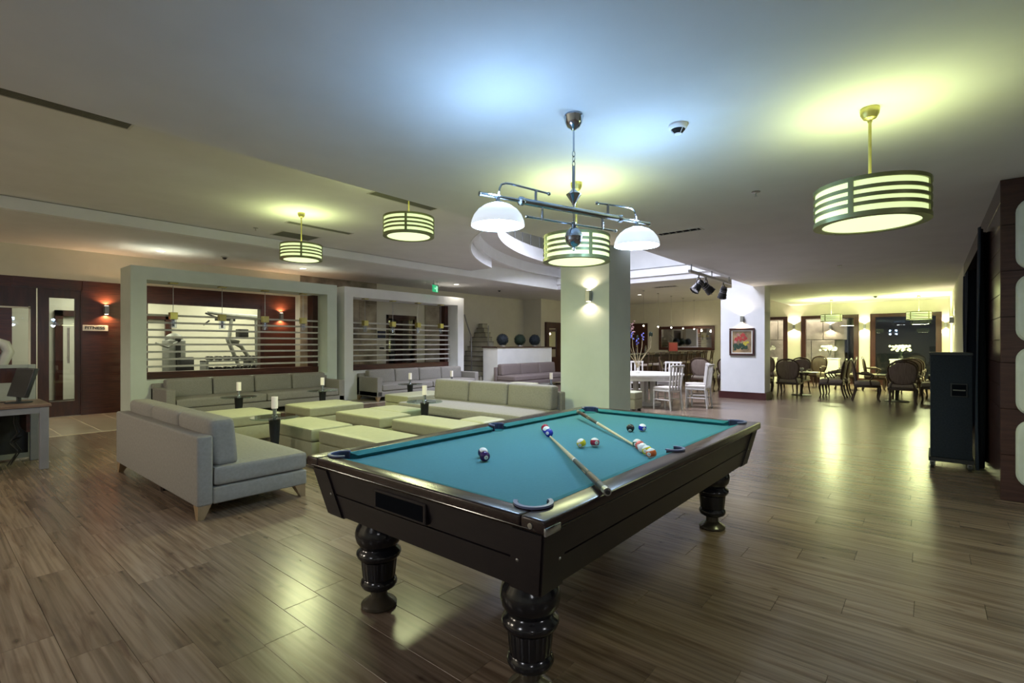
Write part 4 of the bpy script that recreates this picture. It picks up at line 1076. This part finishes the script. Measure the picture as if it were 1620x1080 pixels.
# stage light track
t = thing('lighting_track', 'white ceiling bar carrying the black stage spotlights', 'lighting bar', (10.4, 3.42, HM))
obj('bar', box(BM(), -1.15, 1.35, -.025, .025, -.16, -.11, .004, 1), 'slat', t, smooth=False)
for x in (-1.05, .1, 1.25): obj('bracket', tube(BM(), [(x,0,.0),(x,0,-.12)], .012), 'steel', t)
def par(x, aim, label):
    t = thing('stage_spotlight', label, 'spotlight', (x, 3.42, HM-.16), 0, 'black stage spotlights on the ceiling bar')
    b = BM(); tube(b, [(0,0,.0),(0,0,-.05)], .012); tube(b, [(-.11,0,-.20),(-.115,0,-.12),(-.06,0,-.05),(.06,0,-.05),(.115,0,-.12),(.11,0,-.20)], .009); obj('yoke', b, 'black', t)
    b = BM(); lathe(b, [(.045,.12),(.07,.11),(.085,.06),(.09,-.06),(.105,-.10),(.105,-.17)], 20, closed=True)
    ring(b, .11, .10, -.19, -.17, 20)
    h = obj('housing', b, 'black', t, loc=(0,0,-.19), rot=aim); h.scale = (.82,.82,.82)
    b = BM(); lathe(b, [(.095,-.172),(.095,-.169)], 20); obj('lens', b, 'lampglass', h)
    b = BM(); ring(b, .092, .086, -.02, .0, 20); ring(b, .092, .088, .03, .045, 20)
    for k in range(4):
        a = k*PI/2+.3; box(b, .11*math.cos(a)-.006, .11*math.cos(a)+.006, .11*math.sin(a)-.006, .11*math.sin(a)+.006, -.21, -.16)
    obj('cooling_ring', b, 'deskmetal', h)
par(9.75, (R(35), R(25), .4), 'black stage spotlight nearest on the ceiling bar')
par(10.15, (R(-30), R(-40), 0), 'black stage spotlight in the middle of the ceiling bar')
par(11.25, (R(20), R(-25), 0), 'black stage spotlight farthest on the ceiling bar, hanging apart')

# ================================================================== DINING CHAIRS
def sup(a, n, e=2.4):
    out = []
    for k in range(n):
        t = 2*PI*k/n; c_, s_ = math.cos(t), math.sin(t)
        out.append((math.copysign(abs(c_)**(2/e), c_), math.copysign(abs(s_)**(2/e), s_)))
    return out
def armchair(loc, rz, label):
    t = thing('dining_armchair', label, 'chair', loc, rz, 'carved walnut armchairs')   # faces +x
    b = BM()
    cushion(b, -.25, .27, -.27, .27, .40, .50, .04, .02, 8); obj('seat', b, 'seatfab', t)
    b = BM(); box(b, -.26, .28, -.28, .28, .345, .41, .02, 2); obj('seat_frame', b, 'walnut', t)
    def bp(u, v): # back plane coords
        return (-.25-.16*(v+.1)*1.0+.03*(u/.27)**2, u*(1+.35*v), .735+v)
    b = BM(); pts = [bp(p[0]*.265, p[1]*.255*(1.0 if p[1] < 0 else 1.05+.10*max(0,1-abs(p[0])*1.3))) for p in sup(1, 36, 2.9)]
    tube(b, pts+[pts[0], pts[1]], .022, 8, False)
    tube(b, [bp(-.05,.265), bp(0,.285), bp(.05,.265)], [.014,.024,.014], 8)
    tube(b, [bp(-.19,-.18), (-.24,-.23,.40)], .022, 8); tube(b, [bp(.19,-.18), (-.24,.23,.40)], .022, 8)
    obj('back_frame', b, 'walnut', t)
    b = BM(); ball(b, (0,0,0), 1, 24, 14)
    for v in b.verts:
        u, w_, z = v.co.y, v.co.z, v.co.x
        k_ = 1+.16*abs(u*w_); q = bp(u*.252*k_, w_*.245*k_); e_ = max(abs(u), abs(w_))
        v.co = Vector((q[0]+z*.035, q[1], q[2]))
    obj('back_cushion', b, 'cane', t)
    for s in (-1, 1):
        b = BM(); tube(b, [(-.25,s*.25,.70),(-.10,s*.29,.675),(.06,s*.30,.67),(.13,s*.295,.655),(.12,s*.29,.60),(.06,s*.275,.52),(.08,s*.27,.40)], [.016,.018,.021,.024,.018,.017,.022], 8); obj('arm', b, 'walnut', t)
        b = BM(); cushion(b, -.10, .07, s*.295-.03, s*.295+.03, .68, .715, .015, .004, 3); obj('arm_pad', b, 'cane', t)
        b = BM(); tube(b, [(.24,s*.24,.40),(.265,s*.262,.30),(.25,s*.25,.18),(.235,s*.235,.08),(.25,s*.25,.025),(.265,s*.262,0)], [.034,.032,.020,.015,.02,.018], 8); obj('leg', b, 'walnut', t)
        b = BM(); tube(b, [(-.22,s*.22,.40),(-.235,s*.225,.25),(-.27,s*.23,.10),(-.31,s*.235,0)], [.028,.022,.017,.018], 8); obj('leg', b, 'walnut', t)
    return t
spots = [
 (15.3,2.92,0,'carved armchair with its back to the camera, right of the white pillar'),
 (15.35,3.62,-PI*.42,'carved armchair in profile nearest the white pillar edge'),
 (16.75,3.0,PI*.93,'carved armchair facing the camera across the left dining table'),
 (15.75,1.98,PI*.5,'carved armchair in profile at the right side of the left dining table'),
 (16.55,1.95,PI*.5,'carved armchair turned behind the profile one at the left dining table'),
 (18.9,2.05,PI*.55,'carved armchair standing alone before the middle dining window'),
 (19.3,2.95,PI*.85,'carved armchair beside the white pedestal at the middle window'),
 (18.8,4.1,-PI*.15,'carved armchair seen at the edge of the white pillar, far back'),
 (14.98,.48,0,'carved armchair with its back to the camera, beside the speaker cabinet'),
 (15.5,1.22,-PI*.46,'carved armchair in profile left of the right dining table'),
 (19.1,1.30,-PI*.46,'carved armchair in profile before the right dining window'),
 (16.6,.50,PI*.02,'carved armchair second in the row behind the right dining table'),
 (17.8,.42,0,'carved armchair third in the row behind the right dining table'),
 (18.6,.38,0,'carved armchair fourth in the row, closest to the right dining window'),
 (15.75,-.12,PI*.5,'carved armchair half hidden by the speaker cabinet'),
 (14.75,6.05,-PI*.4,'carved armchair in profile behind the white dining table'),
 (15.3,5.25,0,'carved armchair with its back to the camera left of the white pillar'),
 (16.0,4.75,PI*.1,'carved armchair half hidden by the left edge of the white pillar'),
 (17.1,-.2,PI*.5,'carved armchair far behind the speaker cabinet')]
proto = None
for (x, y, rz, lab) in spots:
    if proto is None: proto = armchair((x, y, 0), rz, lab)
    else: dup(proto, (x, y, 0), rz, lab)
def smalltable(x, y, label, r=.42, h=.66):
    t = thing('dining_table', label, 'table', (x, y, 0), 0, 'round dining tables')
    b = BM(); lathe(b, [(r-.01,h-.03),(r,h-.022),(r,h-.006),(r-.01,h)], 40); obj('table_top', b, 'walnut', t)
    b = BM(); lathe(b, [(.25,0),(.25,.015),(.05,.035),(.035,.06),(.035,h-.03)], 24); obj('pedestal', b, 'black', t)
    v = thing('flower_bowl', label.replace('round dark dining table', 'small bowl of white roses on the dining table'), 'flowers', (x, y, h), 0, 'rose bowls on the dining tables')
    b = BM(); lathe(b, [(.04,0),(.055,.03),(.05,.06)], 16); obj('bowl', b, 'lampglass', v)
    b = BM()
    for (dx, dy) in ((0,.03),(.03,-.02),(-.03,-.02)): ball(b, (dx, dy, .08), .035, 10, 7)
    obj('roses', b, 'petal', v)
smalltable(16.0, 2.75, 'round dark dining table right of the white pillar')
smalltable(15.75, .62, 'round dark dining table beside the speaker cabinet')
def orchid(x, y, label, lab2):
    t = thing('pedestal_stand', label, 'pedestal', (x, y, 0), 0, 'white pedestals at the windows')
    b = BM(); box(b, -.22, .22, -.28, .28, 0, .90, .006, 1); obj('column', b, 'cloth', t, smooth=False)
    b = BM(); box(b, -.24, .24, -.30, .30, .90, .93, .004, 1); obj('slab', b, 'whiteprint', t, smooth=False)
    v = thing('orchid_arrangement', lab2, 'flowers', (x, y, .93), 0, 'white orchids on pedestals')
    b = BM(); lathe(b, [(.05,0),(.07,.05),(.06,.12)], 16); obj('vase', b, 'lampglass', v)
    b = BM(); rr = random.Random(int(y*100))
    for k in range(7):
        a = rr.uniform(0,6.28); L = rr.uniform(.15,.34)
        tube(b, [(0,0,.08),(math.cos(a)*L*.3, math.sin(a)*L*.3, .32),(math.cos(a)*L, math.sin(a)*L, .38)], .005, 5)
    obj('stems', b, 'leaf', v)
    b = BM()
    for k in range(40):
        a = rr.uniform(0,6.28); L = rr.uniform(.02,.34); p = Vector((math.cos(a)*L, math.sin(a)*L, .36+rr.uniform(-.07,.09)))
        for q in range(5):
            ang = q*2*PI/5; d = Vector((rr.uniform(-.3,.3), math.cos(ang), math.sin(ang)))*.045; e_ = Vector((0,-math.sin(ang), math.cos(ang)))*.018
            b.faces.new([b.verts.new(p), b.verts.new(p+d*.6+e_), b.verts.new(p+d), b.verts.new(p+d*.6-e_)])
    o = obj('petals', b, 'petal', v, smooth=False); o['kind'] = 'stuff'
orchid(21.0, 2.72, 'white pedestal before the middle dining window', 'white orchids before the middle dining window')
orchid(21.0, .72, 'white pedestal before the right dining window', 'white orchids before the right dining window')
orchid(21.0, 4.75, 'white pedestal at the far left dining window beside the pillar', 'white orchids at the far left dining window')

# ================================================================== WHITE TABLE SET
t = thing('oval_table', 'white painted round dining table right of the pale pillar', 'table', (11.15, 5.2, 0))
b = BM(); lathe(b, [(.88,.69),(.90,.70),(.90,.735),(.88,.745)], 56); obj('table_top', b, 'whitewood', t)
b = BM(); ring(b, .80, .77, .60, .69, 48); obj('apron', b, 'whitewood', t)
b = BM()
for k in range(4):
    a = k*PI/2+.3; box(b, math.cos(a)*.20-.05, math.cos(a)*.20+.05, math.sin(a)*.20-.05, math.sin(a)*.20+.05, .06, .69, .006, 1)
lathe(b, [(.38,0),(.38,.06),(.30,.075)], 32)
obj('pedestal', b, 'whitewood', t)
def wchair(loc, rz, label):
    t = thing('slat_back_chair', label, 'chair', loc, rz, 'white slat-back chairs')
    b = BM(); cushion(b, -.20, .22, -.21, .21, .44, .50, .03, .012, 6); obj('seat', b, 'whitefab', t)
    b = BM(); box(b, -.21, .22, -.21, .21, .40, .44, .006, 1); obj('seat_frame', b, 'whitewood', t)
    for s in (-1, 1):
        b = BM(); tube(b, [(-.25,s*.20,0),(-.21,s*.20,.42),(-.27,s*.20,.97)], .020, 6); obj('leg', b, 'whitewood', t)
        b = BM(); tube(b, [(.20,s*.19,0),(.20,s*.19,.42)], .019, 6); obj('leg', b, 'whitewood', t)
        b = BM(); tube(b, [(-.23,s*.20,.22),(.20,s*.19,.22)], .012, 6); obj('stretcher', b, 'whitewood', t)
    b = BM(); tube(b, [(.20,-.19,.26),(.20,.19,.26)], .012, 6); obj('stretcher', b, 'whitewood', t)
    b = BM(); box(b, -.30, -.255, -.23, .23, .93, .975, .006, 1); obj('top_rail', b, 'whitewood', t)
    for k in range(3):
        y = -.10+k*.10; b = BM(); box(b, -.008, .008, -.018, .018, 0, .52)
        for v in b.verts: v.co.x += -.21-.06*(v.co.z/.52)
        for v in b.verts: v.co.z += .43
        obj('back_slat', b, 'whitewood', t, loc=(0,y,0), smooth=False)
    return t
p0 = None
for (x, y, rz, lab) in ((10.62,4.42,PI*.42,'white slat-back chair with its back to the billiard table'),
    (11.42,4.02,PI*.52,'white slat-back chair at the right of the white table'),
    (12.35,5.1,PI*.98,'white slat-back chair facing the camera across the white table'),
    (10.1,5.55,-.15,'white slat-back chair partly hidden by the pale pillar'),
    (12.3,5.95,-PI*.8,'white slat-back chair at the back left of the white table'),
    (12.05,4.3,PI*.65,'white slat-back chair tucked beside the right-hand one')):
    if p0 is None: p0 = wchair((x, y, 0), rz, lab)
    else: dup(p0, (x, y, 0), rz, lab)
v = thing('twig_vase', 'golden twigs with blue blossoms standing on the white table', 'flowers', (11.0, 5.3, .745))
b = BM(); lathe(b, [(.05,0),(.06,.02),(.02,.06),(.018,.16)], 16); obj('vase', b, 'cloth', v)
b = BM(); rr = random.Random(3); tips = []
for k in range(7):
    a = k*.9; x, y = math.cos(a), math.sin(a); L = .22+.1*rr.random(); h = .5+.35*rr.random()
    tube(b, [(0,0,.1),(x*L*.3,y*L*.3,.3),(x*L,y*L,.4+h*.3),(x*L*1.1,y*L*1.1,.25+h)], [.010,.008,.006,.004], 6); tips.append((x*L*1.1,y*L*1.1,.25+h))
obj('twigs', b, 'twig', v)
b = BM()
for (x, y, z) in tips[:5]:
    for q in range(6): ball(b, (x+rr.uniform(-.03,.03), y+rr.uniform(-.03,.03), z-q*.03), .018, 8, 6)
obj('blossoms', b, 'blue', v)
b = BM()
for (x, y, z) in tips[4:]: ball(b, (x, y, z), .045, 10, 8, (1,.4,1.3))
obj('leaves', b, 'leaf', v)

# ================================================================== BAR
bc = thing('bar_counter', 'dark wood bar counter with a thick top, running to the far wall', 'counter', (18.1, 7.75, 0))
obj('body', box(BM(), -3.6, 3.55, -.25, .25, 0, 1.05), 'pool', bc, smooth=False)
obj('worktop', box(BM(), -3.7, 3.58, -.38, .32, 1.05, 1.12, .01, 2), 'poolrail', bc)
for k in range(8): obj('front_panel', box(BM(), -3.52+k*.885, -3.52+k*.885+.80, -.27, -.25, .15, .98, .006, 1), 'woodv', bc, smooth=False)
obj('foot_rail', tube(BM(), [(-3.5,-.36,.22),(3.5,-.36,.22)], .02), 'brass', bc)
def stool(loc, rz, label):
    t = thing('bar_stool', label, 'stool', loc, rz, 'dark bar stools along the counter')
    b = BM(); cushion(b, -.2, .2, -.2, .2, .74, .80, .03, .01, 5); obj('seat', b, 'seatfab', t)
    for s in (-1, 1):
        b = BM(); tube(b, [(-.21,s*.19,0),(-.19,s*.18,.74),(-.25,s*.18,1.17)], .02, 6); obj('leg', b, 'walnut', t)
        b = BM(); tube(b, [(.20,s*.19,0),(.18,s*.17,.74)], .02, 6); obj('leg', b, 'walnut', t)
    b = BM()
    for z in (.3,):
        tube(b, [(-.2,-.19,z),(-.2,.19,z)], .012, 6); tube(b, [(.2,-.19,z),(.2,.19,z)], .012, 6); tube(b, [(-.2,-.19,z+.05),(.2,-.19,z+.05)], .012, 6); tube(b, [(-.2,.19,z+.05),(.2,.19,z+.05)], .012, 6)
    obj('footrest', b, 'walnut', t)
    b = BM(); box(b, -.275, -.235, -.21, .21, 1.10, 1.18, .008, 1); box(b, -.24, -.21, -.18, .18, .86, .89); obj('top_rail', b, 'walnut', t, smooth=False)
    b = BM(); tube(b, [(-.22,0,.88),(-.25,0,1.12)], .022, 6); obj('back_splat', b, 'walnut', t)
    return t
s0 = None
for k in range(8):
    x = 14.9+k*.82; lab = 'dark bar stool, %s along the counter' % ('first from the white table','second from the white table','third from the white table','fourth from the white table','fourth from the far wall','third from the far wall','second from the far wall','nearest to the far wall')[k]
    if s0 is None: s0 = stool((x, 6.95, 0), PI/2, lab)
    else: dup(s0, (x, 6.95, 0), PI/2+(.1 if k%2 else -.05), lab)
for k in range(5):
    x = 16.35+k*1.22
    t = thing('bar_pendant', 'tiny halogen pendant over the bar, %s from the left' % ('first','second','third','fourth','fifth')[k], 'lamp', (x, 7.65, HP), 0, 'halogen pendants over the bar')
    b = BM(); lathe(b, [(.04,0),(.04,-.02)], 16); obj('canopy', b, 'steel', t)
    obj('cord', tube(BM(), [(0,0,-.02),(0,0,-1.15)], .004, 6), 'steel', t)
    b = BM(); lathe(b, [(.008,-1.14),(.03,-1.17),(.04,-1.21)], 14); obj('shade', b, 'steel', t)
    b = BM(); ball(b, (0,0,-1.225), .024, 10, 8); obj('bulb', b, 'spark', t)
    lamp('POINT', (0,0,-1.28), 6, WARM_C, .03, parent=t)
t = thing('display_screen', 'small red picture screen standing on the bar counter', 'screen', (18.95, 7.65, 1.12), R(-20))
obj('stand', box(BM(), -.1, .1, -.08, .08, 0, .02, .004, 1), 'black', t, smooth=False)
b = BM(); box(b, -.26, .26, -.02, .02, .02, .40, .006, 1); obj('bezel', b, 'wood', t, smooth=False)
obj('screen', box(BM(), -.23, .23, -.0225, -.019, .05, .37), 'redscreen', t, smooth=False)
for k, (x, y) in enumerate(((15.9,7.7),(16.4,7.62),(16.75,7.75))):
    t = thing('bar_bottle', 'small %s on the bar counter' % ('clear glass bottle nearest the pillar','green glass bottle in the middle of three','clear bottle beside the red screen')[k], 'bottle', (x, y, 1.12), 0, 'bottles on the bar')
    b = BM(); lathe(b, [(.035,0),(.036,.13),(.014,.18),(.013,.24)], 16); obj('body', b, 'lampglass', t)
    b = BM(); lathe(b, [(.015,.24),(.015,.26)], 12); obj('cap', b, 'leaf' if k == 1 else 'brass', t)
v = thing('flower_vase', 'tall vase of pink blossoms at the left end of the bar', 'flowers', (15.0, 7.7, 1.12))
b = BM(); lathe(b, [(.07,0),(.09,.12),(.05,.30),(.07,.36)], 20); obj('vase', b, 'lampglass', v)
b = BM(); rr = random.Random(9); c2 = BM()
for k in range(12):
    a = rr.uniform(0,6.28); L = rr.uniform(.1,.38); z = rr.uniform(.7,1.05)
    tube(b, [(0,0,.1),(math.cos(a)*L*.4, math.sin(a)*L*.4, .5),(math.cos(a)*L, math.sin(a)*L, z)], .006, 5)
    for q in range(7):
        p = (math.cos(a)*L+rr.uniform(-.06,.06), math.sin(a)*L+rr.uniform(-.06,.06), z+rr.uniform(-.15,.05)); ball(c2, p, .03, 7, 5, (1,1,.6))
obj('stems', b, 'leaf', v); obj('blossoms', c2, 'pink', v)

# ================================================================== GYM EQUIPMENT
def machine(loc, rz, label):
    t = thing('cable_machine', label, 'gym machine', loc, rz, 'cable columns in the gym')
    b = BM(); box(b, -.22, .22, -.16, .16, .05, 1.55, .05, 3); ball(b, (0,0,1.56), .22, 20, 10, (1,.72,.7)); obj('weight_tower', b, 'machine', t)
    b = BM(); box(b, -.06, .06, -.175, -.15, .25, 1.4); obj('weight_window', b, 'black', t, smooth=False)
    b = BM(); box(b, -.45, .45, -.35, .35, 0, .06, .01, 1); obj('foot_frame', b, 'machine', t)
    b = BM(); ball(b, (0,-.16,1.55), .07, 14, 8); obj('pulley', b, 'black', t)
    b = BM(); tube(b, [(0,-.16,1.5),(-.35,-.3,1.35),(-.7,-.4,1.45)], .028, 8); obj('arm', b, 'machine', t)
    b = BM(); box(b, -.25, .25, -.9, -.45, .42, .52, .03, 2); box(b, -.2, .2, -.5, -.42, .52, 1.1, .03, 2); tube(b, [(0,-.6,0),(0,-.6,.42)], .04, 8); obj('seat', b, 'black', t)
    return t
g1 = machine((4.35, 15.0, 0), .3, 'silver cable column left of centre in the gym')
dup(g1, (7.6, 15.6, 0), -.3, 'silver cable column at the right of the gym window')
dup(g1, (3.2, 16.0, 0), .8, 'silver cable column at the left edge of the gym window')
t = thing('multi_gym', 'large silver multi-gym with a long overhead boom in the gym', 'gym machine', (6.1, 15.2, 0), .0)
b = BM(); tube(b, [(.45,0,0),(.42,0,2.15)], .07, 10); tube(b, [(-.9,0,2.30),(-.3,0,2.24),(.55,0,2.20),(.60,0,2.05)], [.03,.07,.09,.07], 10); obj('boom', b, 'machine', t)
b = BM(); tube(b, [(-.28,0,2.2),(-.38,-.1,1.6),(-.42,-.1,1.55)], .05, 8); tube(b, [(-.42,-.1,1.55),(-.1,-.1,.75),(.15,-.1,.45)], .055, 8); tube(b, [(-.30,.1,1.55),(.02,.1,1.35),(.50,.1,.65)], .055, 8); tube(b, [(-.45,-.1,1.57),(-.05,.1,1.5)], .04, 8); obj('press_arm', b, 'machine', t)
b = BM(); tube(b, [(-.95,0,2.28),(-.55,0,2.12),(-.2,0,2.16)], .025, 8); tube(b, [(-1.0,0,1.95),(-.85,0,2.08)], .02, 8); box(b, -.7, -.2, -.05, .05, 2.08, 2.16); obj('pull_bar', b, 'black', t)
b = BM(); box(b, -.4, .1, -.3, .3, .45, .53, .03, 2); box(b, .1, .18, -.2, .2, .5, 1.1, .03, 2); box(b, -.12, .12, -.16, .16, 1.62, 1.86, .02, 2); obj('seat', b, 'black', t)
b = BM(); box(b, -.8, .8, -.5, -.42, 0, .07); box(b, -.8, .8, .42, .5, 0, .07); box(b, .38, .5, -.5, .5, 0, .08); obj('foot_frame', b, 'machine', t, smooth=False)
t = thing('dumbbell_rack', 'low black rack of dumbbells in the gym', 'gym rack', (5.35, 13.75, 0))
b = BM(); 
for z in (.75, 1.02): box(b, -.75, .75, -.18, .18, z-.03, z)
for s in (-1, 1): box(b, s*.72-.03, s*.72+.03, -.2, .2, 0, 1.02)
obj('rack_frame', b, 'machine', t, smooth=False)
for j, z in enumerate((.808, 1.078)):
    for k in range(7):
        b = BM(); x = -.6+k*.2
        tube(b, [(x,-.15,z),(x,-.05,z)], .055, 10); tube(b, [(x,.05,z),(x,.15,z)], .055, 10); tube(b, [(x,-.05,z),(x,.05,z)], .015, 8)
        q = obj('dumbbell', b, 'black'); q.location = (5.35, 13.75, 0)
        tag(q, 'black dumbbell on the gym rack, %s shelf, %s from left' % (('lower','upper')[j], ('first','second','third','fourth','fifth','sixth','last')[k]), 'dumbbell', 'dumbbells on the gym rack')

# ================================================================== RECEPTION DESK
dk = thing('office_desk', 'brown office desk with grey metal legs at the left edge', 'desk', (0, 0, 0))
obj('desktop', box(BM(), -.75, 1.03, 7.72, 8.55, .71, .74, .004, 1), 'desk', dk, smooth=False)
obj('leg_frame', box(box(box(BM(), .93, 1.01, 7.73, 7.80, 0, .71, .006, 1), .93, 1.01, 8.44, 8.51, 0, .71, .006, 1), .93, 1.01, 7.80, 8.44, .65, .71), 'deskmetal', dk, smooth=False)
obj('front_beam', box(BM(), -.75, .93, 7.735, 7.79, .64, .71), 'deskmetal', dk, smooth=False)
obj('leg_frame', box(BM(), -.73, -.66, 7.73, 7.80, 0, .71, .006, 1), 'deskmetal', dk, smooth=False)
b = BM(); prism(b, [(0,0),(.03,0),(.03,.6),(0,.6)], 0, 1); 
for v_ in b.verts: v_.co = Vector((.84+v_.co.x, 7.9+v_.co.y, .42+.28*v_.co.z))
obj('side_panel', b, 'wood', dk, smooth=False)
sc = thing('desk_screen', 'grey framed desk divider behind the monitor', 'divider', (0, 0, 0))
obj('frame', box(box(box(box(BM(), .93, 1.0, 8.60, 8.66, .02, 1.17, .004, 1), -.8, -.75, 8.60, 8.66, .02, 1.17), -.75, .93, 8.60, 8.66, 1.13, 1.17), -.75, .93, 8.60, 8.66, .02, .08), 'screenpanel', sc, smooth=False)
obj('upper_panel', box(BM(), -.75, .93, 8.62, 8.64, .95, 1.13), 'woodv', sc, smooth=False)
obj('glass_panel', box(BM(), -.75, .93, 8.62, 8.64, .72, .95), 'screenpanel', sc, smooth=False)
obj('lower_panel', box(BM(), -.75, .93, 8.62, 8.64, .08, .72), 'black', sc, smooth=False)
t = thing('computer_monitor', 'black flat monitor seen from its side on the desk', 'monitor', (.80, 8.12, .74), R(14))
b = BM(); lathe(b, [(.12,0),(.12,.012),(.03,.02)], 28); obj('base', b, 'black', t)
obj('neck', tube(BM(), [(0,0,.01),(0,.0,.14)], .022, 10), 'black', t)
b = BM(); box(b, -.025, .02, -.22, .22, .07, .40, .008, 2)
for v_ in b.verts: v_.co.x += (v_.co.z-.1)*.28
obj('screen_housing', b, 'black', t)
b = BM(); box(b, -.027, -.024, -.205, .205, .09, .385)
for v_ in b.verts: v_.co.x += (v_.co.z-.1)*.28
obj('screen', b, 'ink', t, smooth=False)
t = thing('hood_dryer', 'chrome domed machine with a curved grey arm behind the desk', 'machine', (.50, 8.95, 0))
b = BM(); lathe(b, [(.165,1.30),(.17,1.33),(.165,1.40),(.13,1.46),(.07,1.50),(.01,1.51)], 28, (-.0,0,0)); obj('dome', b, 'chrome', t)
b = BM(); tube(b, [(.05,.05,1.46),(.16,.06,1.47),(.26,.05,1.42),(.29,.03,1.32),(.24,.0,1.2),(.20,0,1.0),(.18,0,.05)], [.03,.045,.06,.06,.055,.04,.03], 14); obj('arm', b, 'slat', t)
b = BM(); lathe(b, [(.12,1.15),(.14,1.30)], 20, closed=True); obj('inner_drum', b, 'black', t)
b = BM(); lathe(b, [(.25,0),(.25,.03),(.06,.06)], 24, (.1,0,0)); obj('base', b, 'black', t)
t = thing('pc_tower', 'dark computer tower on the floor under the desk', 'computer', (.35, 8.2, 0))
obj('case', box(BM(), -.25, .25, -.2, .2, .02, .5, .008, 1), 'black', t, smooth=False)
obj('front_bezel', box(BM(), -.24, .24, -.215, -.2, .03, .49, .004, 1), 'pocket', t, smooth=False)
b = BM(); pts = [(.76,7.95,.70),(.74,7.93,.55),(.77,7.94,.42),(.72,7.96,.33),(.78,7.97,.36),(.73,7.99,.30),(.78,8.0,.20),(.70,8.05,.04)]
tube(b, pts, .007, 6); tube(b, [(x+.03, y+.04, z) for x, y, z in pts], .006, 6); tube(b, [(x+.01+.03*math.sin(k), y+.02, z) for k, (x, y, z) in enumerate(pts)], .006, 6)
tag(obj('cable_bundle', b, 'ink'), 'black cables hanging under the desk', 'cable')
b = BM(); tube(b, [(.25,8.3,.745),(.35,8.28,.748),(.52,8.25,.748),(.62,8.22,.752),(.70,8.22,.75)], .006, 6); tube(b, [(.4,8.45,.745),(.42,8.40,1.0),(.40,8.40,1.1)], .006, 6); tube(b, [(.28,8.4,.745),(.30,8.38,.95),(.2,8.38,1.0)], .006, 6)
tag(obj('desk_cable', b, 'ink'), 'thin black cables lying on the desk beside the monitor', 'cable')
